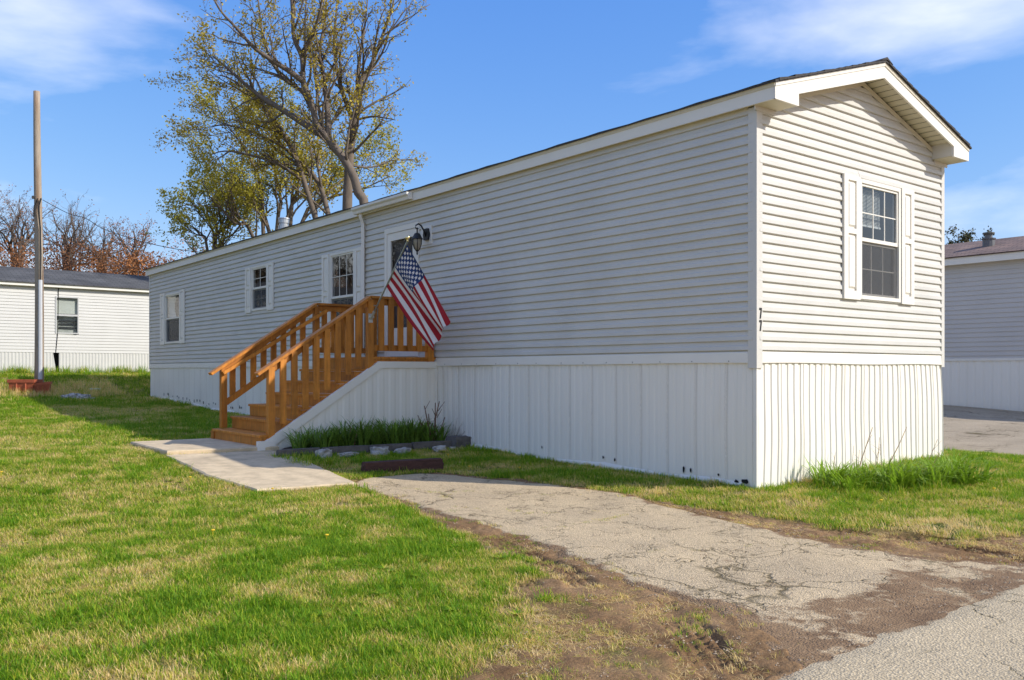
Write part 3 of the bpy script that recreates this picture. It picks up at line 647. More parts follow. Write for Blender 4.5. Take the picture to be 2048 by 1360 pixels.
# ---- windows
def window(pm, o, cols, rows, kind, mw=.012):
    a0, a1, z0, z1 = o; fw = .045; zm = z0 + (z1 - z0) * .5
    def bar(mb, p, q, r, s, d0, d1):                # a-range, z-range, depth range (outwards)
        P = pm(p, d0, r); Q = pm(q, d1, s); mb.box(min(P[0], Q[0]), max(P[0], Q[0]), min(P[1], Q[1]), max(P[1], Q[1]), r, s)
    fr = MB(); bar(fr, a0, a0 + fw, z0, z1, -.05, .034); bar(fr, a1 - fw, a1, z0, z1, -.05, .034); bar(fr, a0 + fw, a1 - fw, z0, z0 + fw, -.05, .036); bar(fr, a0 + fw, a1 - fw, z1 - fw, z1, -.05, .036)
    f = fr.build('window', TRIM, home)
    i0, i1 = a0 + fw, a1 - fw
    for (s0, s1, dep, nm, scr) in ((zm - .02, z1 - fw, .012, 'upper', False), (z0 + fw, zm - .02, -.012, 'lower', True)):
        sw = .03; sb = MB(); bar(sb, i0, i0 + sw, s0, s1, dep - .02, dep + .008); bar(sb, i1 - sw, i1, s0, s1, dep - .02, dep + .008); bar(sb, i0 + sw, i1 - sw, s0, s0 + sw + (.012 if nm == 'upper' else 0), dep - .02, dep + .01); bar(sb, i0 + sw, i1 - sw, s1 - sw, s1, dep - .02, dep + .009)
        sb.build('sash', TRIM, f)
        g0, g1, h0, h1 = i0 + sw, i1 - sw, s0 + sw, s1 - sw
        pb = MB(); pb.add([pm(g0 - .005, dep - .008, h0 - .005), pm(g1 + .005, dep - .008, h0 - .005), pm(g1 + .005, dep - .008, h1 + .005), pm(g0 - .005, dep - .008, h1 + .005)], [(0, 1, 2, 3)]).build('pane', GLASS, f)
        for c in range(1, cols):
            q = g0 + (g1 - g0) * c / cols; b_ = MB(); bar(b_, q - mw / 2, q + mw / 2, h0, h1, dep - .016, dep - .004); b_.build('muntin', TRIM, f)
        for r_ in range(1, rows):
            q = h0 + (h1 - h0) * r_ / rows; b_ = MB(); bar(b_, g0, g1, q - mw / 2, q + mw / 2, dep - .0155, dep - .0035); b_.build('muntin', TRIM, f)
        if scr:
            MB().add([pm(i0 + .004, .006, s0 + .004), pm(i1 - .004, .006, s0 + .004), pm(i1 - .004, .006, s1 - .004), pm(i0 + .004, .006, s1 - .004)], [(0, 1, 2, 3)]).build('insect_screen', SCREEN, f)
    rm_ = MB(); D0, D1 = -.05, -.45
    c = [pm(i0 - .1, D0, z0 - .1), pm(i1 + .1, D0, z0 - .1), pm(i1 + .1, D0, z1 + .1), pm(i0 - .1, D0, z1 + .1), pm(i0 - .1, D1, z0 - .1), pm(i1 + .1, D1, z0 - .1), pm(i1 + .1, D1, z1 + .1), pm(i0 - .1, D1, z1 + .1)]
    rm_.add(c, [(4, 5, 6, 7), (0, 1, 5, 4), (1, 2, 6, 5), (2, 3, 7, 6), (3, 0, 4, 7)]).build('room_lining', ROOM, f)
    if kind == 'blind':
        zz0 = zm + (z1 - zm) * .25; n = 26
        for i in range(n):
            z = zz0 + .03 + (z1 - fw - .03 - zz0 - .03) * i / n
            MB().add([pm(i0 + .02, -.052, z), pm(i0 + (i1 - i0) * .66, -.052, z - .004), pm(i0 + (i1 - i0) * .66, -.068, z + .011), pm(i0 + .02, -.068, z + .015)], [(0, 1, 2, 3)]).build('blind_slat', BLIND, f)
        b_ = MB(); bar(b_, i0 + .02, i0 + (i1 - i0) * .67, zz0, zz0 + .022, -.075, -.05); b_.build('blind_rail', BLIND, f)
    if kind == 'curtain':
        vs = []; nn = 24; nzr = 6
        for j in range(nzr + 1):
            t = j / nzr; z = zm + (z1 - fw - zm) * t; wfac = .62 - .16 * math.sin(math.pi * t) * (1 if t < .9 else .6)
            for i in range(nn + 1):
                u = i / nn; vs.append(pm(i1 + (i0 - i1) * u * wfac if False else i0 + (i1 - i0) * (1 - u * wfac), -.06 - .012 * math.sin(u * 30), z))
        MB().add(vs, [(j * (nn + 1) + i, j * (nn + 1) + i + 1, (j + 1) * (nn + 1) + i + 1, (j + 1) * (nn + 1) + i) for j in range(nzr) for i in range(nn)]).build('curtain', CURT, f)
    return f
def shutter(pm, a0, a1, z0, z1, split=.55):
    def bx(mb, p, q, r, s, d0, d1):
        P = pm(p, d0, r); Q = pm(q, d1, s); mb.box(min(P[0], Q[0]), max(P[0], Q[0]), min(P[1], Q[1]), max(P[1], Q[1]), r, s)
    w = a1 - a0; st = w * .25; zsp = z0 + (z1 - z0) * split; m_ = MB()
    bx(m_, a0, a1, z0, z1, .017, .026); bx(m_, a0, a0 + st, z0, z1, .026, .046); bx(m_, a1 - st, a1, z0, z1, .026, .046)
    for r_, s_ in ((z0, z0 + .10), (zsp - .03, zsp + .03), (z1 - .06, z1)): bx(m_, a0 + st, a1 - st, r_, s_, .026, .0455)
    s = m_.build('shutter', TRIM, home)
    for r_, s_ in ((z0 + .125, zsp - .05), (zsp + .05, z1 - .08)):
        p_ = MB(); P = [(a0 + st + .012, r_), (a1 - st - .012, r_), (a1 - st - .012, s_), (a0 + st + .012, s_)]
        c1 = [(a0 + st + .026, r_ + .02), (a1 - st - .026, r_ + .02), (a1 - st - .026, s_ - .02), (a0 + st + .026, s_ - .02)]
        p_.add([pm(a, .027, z) for a, z in P] + [pm(a, .042, z) for a, z in c1], [(4, 5, 6, 7)] + [(i, (i + 1) % 4, 4 + (i + 1) % 4, 4 + i) for i in range(4)]).build('shutter_panel', TRIM, s)
window(end, WIN['end'], 3, 2, 'blind'); shutter(end, 1.585, 1.928, 2.045, 3.47); shutter(end, 2.882, 3.185, 2.045, 3.47)
window(side, W1, 1, 1, 'curtain'); shutter(side, 17.46, 17.83, 1.94, 3.34); shutter(side, 19.07, 19.46, 1.94, 3.34)
window(side, W2, 2, 2, 'none'); shutter(side, 11.90, 12.21, 2.50, 3.50); shutter(side, 13.08, 13.40, 2.50, 3.50)
window(side, W3, 3, 2, 'none'); shutter(side, 8.08, 8.39, 1.74, 3.40); shutter(side, 9.37, 9.66, 1.74, 3.40)
# ---- front door with full glass
a0, a1, z0, z1 = DOOR
m = MB(); m.box(-.032, .03, a0, a0 + .075, z0, z1); m.box(-.032, .03, a1 - .075, a1, z0, z1); m.box(-.034, .03, a0 + .075, a1 - .075, z1 - .085, z1); m.build('door_frame', TRIM, home)
b0, b1, c0, c1 = a0 + .078, a1 - .078, z0 + .02, z1 - .09
m = MB(); g0, g1, h0, h1 = b0 + .11, b1 - .11, 1.93, 3.385
m.box(-.022, .01, b0, g0, c0, c1); m.box(-.022, .01, g1, b1, c0, c1); m.box(-.0221, .01, g0, g1, h1, c1); m.box(-.0221, .01, g0, g1, c0, h0)
dr = m.build('door', TRIM, home)
MB().box(-.027, -.022, g0 + .05, g1 - .05, c0 + .12, h0 - .12).build('kick_panel', TRIM, dr)
MB().add([(-.008, g0, h0), (-.008, g1, h0), (-.008, g1, h1), (-.008, g0, h1)], [(0, 1, 2, 3)]).build('door_glass', GLASS, dr)
MB().box(.05, .06, g0 - .05, g1 + .05, h0 - .05, h1 + .05).build('inner_door', mat('inner_door', (.10, .10, .11), .7, .1), dr)
MB().tube([(-.03, b0 + .05, 2.35), (-.06, b0 + .05, 2.36), (-.06, b0 + .05, 2.48), (-.03, b0 + .05, 2.49)], .009, 6).build('door_handle', STEEL, dr)
MB().box(-.05, .02, a0 + .02, a1 - .02, 1.432, 1.455).build('door_sill', STEEL, home)
# ---- gutter over the door with its downspout
GY0, GY1 = 6.38, 8.2
gp = [(EX0 - .005, ZF - .035), (EX0 - .005, ZF - .135), (EX0 - .075, ZF - .14), (EX0 - .085, ZF - .095), (EX0 - .115, ZF - .065), (EX0 - .115, ZF - .03), (EX0 - .105, ZF - .03), (EX0 - .105, ZF - .06), (EX0 - .078, ZF - .09), (EX0 - .068, ZF - .13), (EX0 - .012, ZF - .126), (EX0 - .012, ZF - .035)]
gut = MB().prism([(x, GY0, z) for x, z in gp], (0, GY1 - GY0, 0)).build('gutter', TRIM, home)
for y in (GY0 - .004, GY1):
    MB().prism([(x, y, z) for x, z in gp[:6]], (0, .004, 0)).build('gutter_end_cap', TRIM, gut)
MB().tube([(-.105, 8.04, ZF - .12), (-.105, 8.04, ZF - .2), (-.06, 8.04, ZF - .3), (-.06, 8.04, 1.5)], .038, 4).build('downspout', TRIM, home)
# ---- roof vent
vx, vy = 1.1, 13.9; vz = rz(vx)
MB().lathe((vx, vy, vz - .1), [(.16, 0), (.15, .16), (.13, .18), (.13, .26), (.10, .265), (.10, .33)], 16).build('roof_vent', STEEL, home, smooth=False)
MB().lathe((vx, vy, vz + .21), [(.10, 0), (.12, .01), (.12, .10), (.14, .105), (.13, .13), (.02, .15)], 16).build('vent_cap', STEEL, home)
# ---- house numbers on the corner post
def seven(zc):
    x0, x1, y = .018, .058, YF - .025; h = .112
    MB().prism([(x0, y, zc + h - .022), (x0, y, zc + h), (x1, y, zc + h), (x1, y, zc + h - .02), (x0 + .024, y, zc), (x0 + .006, y, zc), (x1 - .018, y, zc + h - .022)], (0, -.004, 0)).build('number_seven', IRON, home)
seven(1.758); seven(1.632)
# ================================================================== PORCH
SY0, SY1 = 5.85, 7.64
porch = empty('porch_stairs', (-1.4, 6.7, .15), 'orange stained wooden porch and stairs with picket railings at the glazed door', 'stairs')
DZ = 1.432; LX = -1.12; NT = 6; RUN = .283; RISE = (DZ - .172) / 7
def bev(mb, x0, x1, y0, y1, z0, z1, e=.006):
    mb.add([(x0 + e, y0 + e, z1), (x1 - e, y0 + e, z1), (x1 - e, y1 - e, z1), (x0 + e, y1 - e, z1), (x0, y0, z1 - e), (x1, y0, z1 - e), (x1, y1, z1 - e), (x0, y1, z1 - e), (x0, y0, z0), (x1, y0, z0), (x1, y1, z0), (x0, y1, z0)],
           [(0, 1, 2, 3), (11, 10, 9, 8)] + [(4 + i, 4 + (i + 1) % 4, (i + 1) % 4, i) for i in range(4)] + [(8 + i, 8 + (i + 1) % 4, 4 + (i + 1) % 4, 4 + i) for i in range(4)]); return mb
n = 8
for i in range(n):
    x0 = LX + (-.005 - LX) * i / n; bev(MB(), x0 + .003, x0 + 1.11 / n - .003, SY0 - .02, SY1 + .02, DZ - .036, DZ).build('deck_board', WOOD, porch)
MB().box(LX + .01, -.03, SY0 - .005, SY0 + .03, DZ - .18, DZ - .038).build('rim_joist', WOOD, porch)
MB().box(LX + .01, -.03, SY1 - .03, SY1 + .005, DZ - .18, DZ - .038).build('rim_joist', WOOD, porch)
MB().box(LX - .012, LX + .01, SY0, SY1, DZ - RISE + .002, DZ - .038).build('riser', WOOD, porch)
for i in range(NT):
    zt = DZ - RISE * (i + 1); xb = LX - RUN * i; xf = xb - RUN
    for q in range(2):
        w = RUN / 2 + .012
        bev(MB(), xb - .014 - (q + 1) * w, xb - .018 - q * w + .002, SY0 + .002, SY1 - .002, zt - .036, zt).build('tread', WOOD, porch)
    MB().box(xf - .012, xf + .012, SY0 + .004, SY1 - .004, max(.172, zt - RISE + .002), zt - .038).build('riser', WOOD, porch)
for y in (SY0 + .004, SY1 - .05):
    pts = [(LX, y, DZ - .06)]
    for i in range(NT):
        zt = DZ - RISE * (i + 1) - .04; xb = LX - RUN * i; pts += [(xb, y, zt), (xb - RUN + .02, y, zt)]
    pts += [(LX - RUN * NT + .02, y, .175), (LX - RUN * NT + .35, y, .175), (LX, y, DZ - .45)]
    MB().prism(pts, (0, .04, 0)).build('stringer', WOOD, porch)
def post(x, y, z0, z1, w=.088): return bev(MB(), x - w / 2, x + w / 2, y - w / 2, y + w / 2, z0, z1).build('post', WOOD, porch)
RS = (2.322 - 1.195) / (2.883 - 1.175)               # slope of the rails
def rtop(x): return 2.325 if x > -1.175 else 2.325 + RS * (x + 1.175)
for y, sg in ((SY0 + .01, -1), (SY1 - .03, 1)):
    yo = y + sg * .045                               # picket plane outside the posts
    post(-2.69, y, .36 if sg > 0 else .172, rtop(-2.69) - .05); post(-1.16, y, DZ - (.25 if sg < 0 else .2), rtop(-1.16) - .05); post(-.11, y, DZ - .1, rtop(-.11) - .045, .1)
    # cap rails
    MB().beam((-2.89, y, rtop(-2.89) - .02), (-1.165, y, rtop(-1.165) - .02), .135, .038).build('cap_rail', WOOD, porch)
    MB().beam((-1.172, y, 2.306), (-.04, y, 2.306), .135, .037).build('cap_rail', WOOD, porch)
    MB().beam((-2.72, y + sg * .0, rtop(-2.72) - .085), (-1.2, y, rtop(-1.2) - .085), .038, .088).build('under_rail', WOOD, porch)
    MB().beam((-1.115, y, 2.24), (-.16, y, 2.24), .038, .088).build('under_rail', WOOD, porch)
    if sg > 0: MB().beam((-2.72, y - .07, rtop(-2.72) - .12), (-1.0, y - .07, rtop(-1.0) - .02 - .1), .05, .05).build('grab_rail', WOOD, porch)
    # bottom rails
    MB().beam((-1.115, y, DZ + .13), (-.16, y, DZ + .13), .036, .088).build('bottom_rail', WOOD, porch)
    if sg > 0: MB().beam((-2.65, y, .74), (-1.2, y, .74 + RS * 1.45 + .02), .036, .088).build('bottom_rail', WOOD, porch)
    for i in range(8):
        x = -2.53 + i * .1655; zb = (rtop(x) - .93) if sg < 0 else (.74 + RS * (x + 2.65) - .02)
        if sg < 0: zb += rng.uniform(-.03, .02)
        MB().box(x - .043, x + .043, yo - .019, yo + .019, zb, rtop(x) - .05).build('picket', WOOD, porch)
    for i in range(5):
        x = -.99 + i * .165; MB().box(x - .043, x + .043, yo - .019, yo + .019, DZ + .085, 2.284).build('picket', WOOD, porch)
MB().box(-2.85, -2.56, SY1 - .06, SY1 + .06, .172, .172 + RISE - .037).build('bottom_step', WOOD, porch)
# white skirted side of the porch
YP = SY0 - .028
def cap_z(x): return 1.362 if x > -1.016 else 1.362 + (x + 1.016) * (1.362 - .285) / (2.77 - 1.016)
pc = MB(); xsn = np.linspace(-2.74, -.035, 86); prof = []
for i, x in enumerate(xsn):
    d = .007 if (i % 6) in (0, 1, 2) else 0
    prof.append((x, YP - d))
vs = []
for x, y in prof: zb = max(.08, gz(x, YP) - .02); vs += [(x, y, zb), (x, y, max(zb + .005, cap_z(x) - .05))]
pc.add(vs, [(2 * i, 2 * i + 2, 2 * i + 3, 2 * i + 1) for i in range(len(prof) - 1)]).build('skirt_panel', SKIRT, porch)
MB().box(-.04, -.0, YP - .02, YP + .03, .1, 1.30).build('skirt_edge', TRIM, porch)
MB().prism([(-1.03, YP - .024, 1.362), (-1.0, YP - .024, 1.265), (-.0, YP - .024, 1.265), (-.0, YP - .024, 1.362)], (0, .05, 0)).build('skirt_cap', TRIM, porch)
MB().prism([(-2.79, YP - .026, cap_z(-2.79) - .005), (-2.66, YP - .026, cap_z(-2.74) - .10), (-1.0, YP - .026, 1.262), (-1.031, YP - .026, 1.364)], (0, .05, 0)).build('skirt_cap', TRIM, porch)
MB().box(-2.90, -2.64, YP - .035, YP + .02, .13, .272).build('skirt_foot', TRIM, porch)
# ================================================================== FLAG
foot = Vector((-1.17, SY0 - .06, 2.0)); tip = Vector((-1.17, 4.79, 3.008)); pd = (tip - foot).normalized()
flag = empty('flag_on_pole', foot, 'striped national flag hanging from a slanted silver pole on the porch post', 'flag')
MB().tube([foot + pd * .03, tip], .0125, 8).build('flag_pole', STEEL, flag)
MB().lathe(tip - Vector((0, 0, .01)), [(.012, 0), (.02, .012), (.012, .022), (.026, .035), (.033, .058), (.026, .082), (.005, .094)], 12).build('finial', BRASS, flag, smooth=True)
m = MB(); m.box(foot.x - .035, foot.x + .035, SY0 - .042, SY0 - .036, 1.93, 2.06); m.tube([foot + pd * -.02, foot + pd * .12], .021, 8); m.tube([foot + Vector((-.04, 0, .01)), foot + Vector((.04, 0, .01))], .016, 8); m.build('bracket', mat('cast_white_metal', (.55, .55, .52), .35, .3, 40, metal=.5), flag)
H0 = tip - pd * .05; HL = .76; FL = 1.21
FDIR = (Vector((.78, -.62, 0)) * .48 + Vector((0, 0, -1)) * .88).normalized(); FN = pd.cross(FDIR).normalized()
NU, NV = 150, 91
vs = []; fs = []; mi = []
for j in range(NV + 1):
    v = j / NV
    for i in range(NU + 1):
        u = i / NU
        p = H0 - pd * (HL * v)
        # fly sags: lower edge pulled toward the upper one as the cloth folds
        q = p + FDIR * (FL * u * (1 - .12 * v * (1 - u))) + pd * (HL * v * .30 * u ** 1.1)
        amp = .055 * u ** .8 + .012
        q += FN * (amp * math.sin(v * 9.5 + u * 2.2 + .5) + .03 * u * math.sin(v * 19 - u * 3.5)) + FDIR * (.03 * u * math.sin(v * 8 + 1.0))
        q += FDIR * (.012 * math.sin(v * 40) * (u > .985))
        vs.append(q)
STR = 13
def star_at(u, v):
    cu, cv = u / .4, v / (7 / 13)
    sx = 6.0; best = False
    for r_ in range(9):
        nn = 6 if r_ % 2 == 0 else 5
        yv = (r_ + 1) / 10
        if abs(cv - yv) > .06: continue
        for c in range(nn):
            xu = (2 * c + 1) / 12 if nn == 6 else (2 * c + 2) / 12
            du = (cu - xu) * .4 * FL; dv = (cv - yv) * (7 / 13) * HL; r = math.hypot(du, dv); th = math.atan2(du, -dv)
            k = (th % (2 * math.pi / 5)); k = min(k, 2 * math.pi / 5 - k)
            if r < .0235 * (1 - .55 * k / (math.pi / 5)): return True
    return False
for j in range(NV):
    for i in range(NU):
        u = (i + .5) / NU; v = (j + .5) / NV
        b = j * (NU + 1) + i; fs.append((b, b + 1, b + NU + 2, b + NU + 1))
        if u < .4 and v < 7 / 13: mi.append(2 if star_at(u, v) else 1)
        else: mi.append(0 if int(v * STR) % 2 == 0 else 2)
fm = MB(); fm.v = [tuple(p) for p in vs]; fm.f = fs; fm.m = mi
FR = mat('flag_red', (.34, .012, .022), .7, .12, 30, trans=.15); FB = mat('flag_blue', (.02, .045, .15), .7, .12, 30, trans=.1); FW = mat('flag_white', (.74, .70, .70), .7, .06, 30, trans=.2)
fm.build('flag_cloth', [FR, FB, FW], flag, smooth=True)
# ================================================================== WALL LANTERN
lan = empty('wall_lantern', (-.03, 6.05, 3.2), 'black scroll arm carriage lantern beside the white door', 'lantern')
MB().box(-.032, .01, 5.925, 6.215, 3.205, 3.50).build('mounting_block', TRIM, lan)
MB().prism([(-.032, 5.98, 3.27), (-.032, 6.10, 3.27), (-.032, 6.12, 3.36), (-.032, 6.09, 3.45), (-.032, 5.99, 3.45), (-.032, 5.96, 3.36)], (-.035, 0, 0)).build('back_plate', IRON, lan)
cx_ = -.22; pts = [(-.06, 6.04, 3.33), (-.10, 6.04, 3.42), (-.15, 6.04, 3.49), (-.20, 6.04, 3.51), (-.245, 6.04, 3.48), (-.25, 6.04, 3.44), (-.22, 6.04, 3.42), (-.20, 6.04, 3.44)]
MB().tube(pts, [.016, .014, .013, .012, .011, .010, .009, .007], 7).build('scroll_arm', IRON, lan, smooth=True)
MB().tube([(cx_, 6.04, 3.45), (cx_, 6.04, 3.36)], .012, 8).build('stem', IRON, lan)
MB().lathe((cx_, 6.04, 3.27), [(.095, 0), (.085, .012), (.06, .05), (.045, .085), (.015, .10)], 12).build('hood', IRON, lan)
MB().lathe((cx_, 6.04, 3.10), [(.03, 0), (.05, .05), (.07, .12), (.074, .168)], 12).build('glass_globe', mat('lantern_glass', (.55, .5, .4), .15, .1, spec=.6, trans=.5), lan, smooth=True)
for i in range(6):
    th = i * math.pi / 3; c_, s_ = math.cos(th), math.sin(th)
    MB().tube([(cx_ + .08 * c_, 6.04 + .08 * s_, 3.27), (cx_ + .077 * c_, 6.04 + .077 * s_, 3.2), (cx_ + .053 * c_, 6.04 + .053 * s_, 3.13), (cx_ + .02 * c_, 6.04 + .02 * s_, 3.09)], .006, 5).build('cage_bar', IRON, lan)
MB().lathe((cx_, 6.04, 3.02), [(.004, 0), (.014, .03), (.01, .05), (.03, .075), (.03, .09)], 10).build('bottom_finial', IRON, lan)
# ================================================================== FLOWER BED
bed = MB(); n = 24; vs = []
for i in range(n + 1):
    x = -2.62 + 2.6 * i / n
    for j in range(5):
        y = 5.20 - .04 * (x + 2.6) + (.60 + .04 * (x + 2.6)) * j / 4; vs.append((x, y, gz(x, y) + .055 + rng.uniform(-.012, .02) - (.05 if j == 0 or i == 0 else 0)))
o = bed.add(vs, [(i * 5 + j, (i + 1) * 5 + j, (i + 1) * 5 + j + 1, i * 5 + j + 1) for i in range(n) for j in range(4)]).build('flower_bed_soil', SOIL, smooth=True)
tag(o, 'dark soil of the narrow flower bed beside the porch', 'soil', kind='structure')
def lump(name, c, size, material, seed, boxy=.45, rough=.28, rot=0):
    """an angular stone: noise-displaced block, faceted"""
    r_ = random.Random(seed); bmv = []; n_ = 5; mb = MB()
    # cube-sphere grid
    vid = {}
    def V(p):
        k = tuple(round(q, 4) for q in p)
        if k not in vid:
            d = Vector(p).normalized().lerp(Vector(p), boxy)
            vid[k] = len(mb.v); s = 1 + rough * (2 * float(fbm(d.x * 1.3 + seed, d.y * 1.3 + d.z * 2.1, 1.7, seed)) - 1)
            q = Vector((d.x * size[0] * s, d.y * size[1] * s, d.z * size[2] * s)); cc, ss = math.cos(rot), math.sin(rot)
            mb.v.append((c[0] + q.x * cc - q.y * ss, c[1] + q.x * ss + q.y * cc, c[2] + q.z))
        return vid[k]
    for ax_ in range(3):
        for sg in (-1, 1):
            for i in range(n_):
                for j in range(n_):
                    q = []
                    for (a_, b_) in ((i, j), (i + 1, j), (i + 1, j + 1), (i, j + 1)):
                        p = [0, 0, 0]; p[ax_] = sg; p[(ax_ + 1) % 3] = -1 + 2 * a_ / n_; p[(ax_ + 2) % 3] = -1 + 2 * b_ / n_; q.append(V(p))
                    mb.f.append(tuple(q if sg > 0 else q[::-1])); mb.m.append(0)
    return mb.build(name, material)
EDG = [(-2.60, 5.17, .30, 'mossy end'), (-1.95, 5.13, .34, ''), (-1.27, 5.09, .33, ''), (-.60, 5.05, .33, '')]
for i, (x, y, hl, _) in enumerate(EDG):
    o = lump('edging_timber', (x, y, gz(x, y) + .055), (hl, .055, .07), EDGE, 40 + i, boxy=.85, rough=.07, rot=-.05)
    tag(o, 'low dark weathered edging timber along the flower bed front', 'edging', 'edging timbers of the flower bed')
o = lump('edging_block', (-.14, 5.02, gz(-.1, 5) + .075), (.17, .12, .105), EDGE, 77, boxy=.75, rough=.12, rot=.1); tag(o, 'dark rough block ending the bed edging against the skirting', 'block')
for i, (x, y, sx, sy, sz, lb) in enumerate([(-2.36, 4.93, .13, .10, .12, 'upright pitted pale rock at the weedy end of the bed'), (-2.02, 4.92, .19, .09, .065, 'long flat pale rock in front of the bed edging'),
                                        (-1.56, 4.88, .17, .11, .12, 'largest rounded grey rock in front of the bed edging'), (-1.22, 4.85, .15, .10, .085, 'angular grey rock beside the largest rounded one'),
                                        (-.62, 4.83, .11, .08, .075, 'small pale rock near the dark end block'), (-.38, 4.84, .06, .05, .045, 'smallest pebble sized rock by the dark end block')]):
    tag(lump('rock', (x, y, gz(x, y) + sz * .38), (sx * .82, sy * .8, sz * .74), ROCK, 11 + i * 3, rough=.34, rot=rng.uniform(-.6, .6)), lb, 'rock')
o = lump('landscape_timber', (-1.98, 3.60, gz(-2, 3.6) + .06), (.52, .085, .085), TIE, 5, boxy=.88, rough=.06, rot=-.17); tag(o, 'dark red brown railroad tie lying at the head of the drive', 'timber')
# ---- strap leaved plants
def strap(mb, base, az, h, lean, w, droop, r_, seg=6):
    d = Vector((math.cos(az), math.sin(az), 0)); s = Vector((-d.y, d.x, 0)); vs = []
    for i in range(seg + 1):
        t = i / seg; out = lean * t + droop * t ** 2.4; z = h * (t - .42 * droop / max(h, .05) * t ** 3)
        p = Vector(base) + d * out + Vector((0, 0, z)); ww = w * (1 - t ** 2.2) * (.55 + .45 * min(1, t * 4))
        vs += [p - s * ww / 2 + Vector((0, 0, .12 * ww)), p + s * ww / 2 + Vector((0, 0, .12 * ww))]
    b = len(mb.v); mb.v += [tuple(v) for v in vs]; mb.f += [(b + 2 * i, b + 2 * i + 1, b + 2 * i + 3, b + 2 * i + 2) for i in range(seg)]; mb.m += [0] * seg
def clump(name, h, nl, spread, mt, seed):
    r_ = random.Random(seed); mb = MB()
    for i in range(nl):
        az = r_.uniform(0, 6.283); q = r_.random() ** .5 * spread
        strap(mb, (q * math.cos(az + 1), q * math.sin(az + 1), 0), az + r_.uniform(-.7, .7), h * r_.uniform(.6, 1.1), r_.uniform(.02, .16), r_.uniform(.016, .034), r_.uniform(.05, .36), r_)
    me_ = mb.build(name, mt, org=(0, 0, 0)); return me_
protos = [clump('daylily', .42, 58, .11, LILY, s) for s in (1, 2, 3)]
lab = 'dark green strap leaved plant in the flower bed row'
k = 0
for row in range(2):
    for i in range(11):
        x = -2.45 + i * .215 + rng.uniform(-.04, .04) + row * .1; y = 5.38 + row * .2 + rng.uniform(-.04, .04)
        if x > -.25: continue
        src = protos[k % 3]; o = src if k < 3 else src.copy()
        if k >= 3: COL.objects.link(o)
        o.location = (x, y, gz(x, y) + .05); o.rotation_euler = (0, 0, rng.uniform(0, 6)); sc = rng.uniform(.75, 1.12) * (.8 if i < 1 else 1); o.scale = (sc,) * 3
        tag(o, lab, 'plant', 'strap leaved plants in the porch bed'); k += 1
bp = [clump('daylily', .36, 60, .14, LILYB, s) for s in (5, 6, 7)]
k = 0
for i in range(16):
    x = .80 + (i % 8) * .24 + rng.uniform(-.07, .07); y = -.30 - (i // 8) * .30 - .09 * (i % 8) + rng.uniform(-.07, .07)
    src = bp[k % 3]; o = src if k < 3 else src.copy()
    if k >= 3: COL.objects.link(o)
    o.location = (x, y, gz(x, y) - .01); o.rotation_euler = (0, 0, rng.uniform(0, 6)); o.scale = (rng.uniform(.75, 1.05),) * 3
    tag(o, 'bright green leafy clump growing against the front skirting', 'plant', 'bright leafy clumps at the front skirting'); k += 1
def twigs(name, base, specs, mt, label, cat, group=None, forks=True, seed=1):
    r_ = random.Random(seed); mb = MB()
    for (dx, dy, h, r0) in specs:
        b = Vector(base) + Vector((r_.uniform(-.04, .04), r_.uniform(-.04, .04), -.03)); t = b + Vector((dx, dy, h)); pts = [b.lerp(t, q) + Vector((r_.uniform(-.012, .012), r_.uniform(-.012, .012), 0)) * (1 if 0 < q < 1 else 0) for q in (0, .3, .65, 1)]
        mb.tube(pts, [r0, r0 * .9, r0 * .75, r0 * .6], 5)
        if forks:
            for q in range(r_.randint(1, 3)):
                s = pts[1].lerp(pts[3], r_.uniform(.1, .9)); e = s + Vector((r_.uniform(-.1, .1), r_.uniform(-.1, .1), r_.uniform(.04, .13))) * (h / .5); mb.tube([s, e], [r0 * .5, r0 * .3], 4)
    return tag(mb.build(name, mt, smooth=True), label, cat, group)
twigs('cut_shrub', (-.36, 5.38, gz(-.3, 5.4) + .04), [(.10, -.05, .66, .012), (.02, .0, .64, .012), (-.17, -.05, .60, .012), (-.19, .04, .46, .010), (-.09, -.04, .48, .010), (.16, -.08, .42, .009), (.05, -.1, .3, .008)], STEMR, 'bare pruned shrub with upright reddish stems at the porch corner', 'shrub', seed=3)
twigs('cut_shrub', (-1.72, 5.42, gz(-1.7, 5.4) + .04), [(.02, 0, .34, .010), (.07, -.02, .30, .009), (-.02, .02, .27, .009)], STEMR, 'short pruned stub among the strap leaved plants', 'shrub', seed=5, forks=False)
twigs('leafless_shrub', (-.14, 5.22, gz(-.1, 5.2) + .04), [(r_x, r_y, h, .003) for r_x, r_y, h in [(.08, -.08, .3), (.13, -.1, .38), (.02, -.1, .34), (.16, -.02, .26), (-.06, -.1, .24), (.18, -.14, .3), (.1, .05, .42), (.2, -.05, .2)]], STALK, 'small wispy leafless shrub in the bed corner by the skirting', 'shrub', seed=9)
for i, (x, y, sp) in enumerate([(1.25, -.42, [(.3, -.05, .62, .006), (.12, .02, .38, .003)]), (1.75, -.5, [(.36, -.1, .60, .006), (-.05, 0, .42, .003)]), (1.55, -.45, [(.1, 0, .50, .004), (.22, .0, .42, .003)]), (2.15, -.7, [(.25, -.1, .46, .004), (.33, -.05, .34, .003)]), (1.0, -.35, [(.03, 0, .34, .003), (-.08, -.02, .28, .0025)]), (1.38, -.4, [(-.02, 0, .42, .003), (.05, 0, .36, .0025)])]):
    twigs('dry_stalk', (x, y, gz(x, y)), sp, STALK, 'thin dry brown stalks leaning over the bright leafy clumps', 'stalk', 'dry stalks by the front skirting', seed=20 + i)
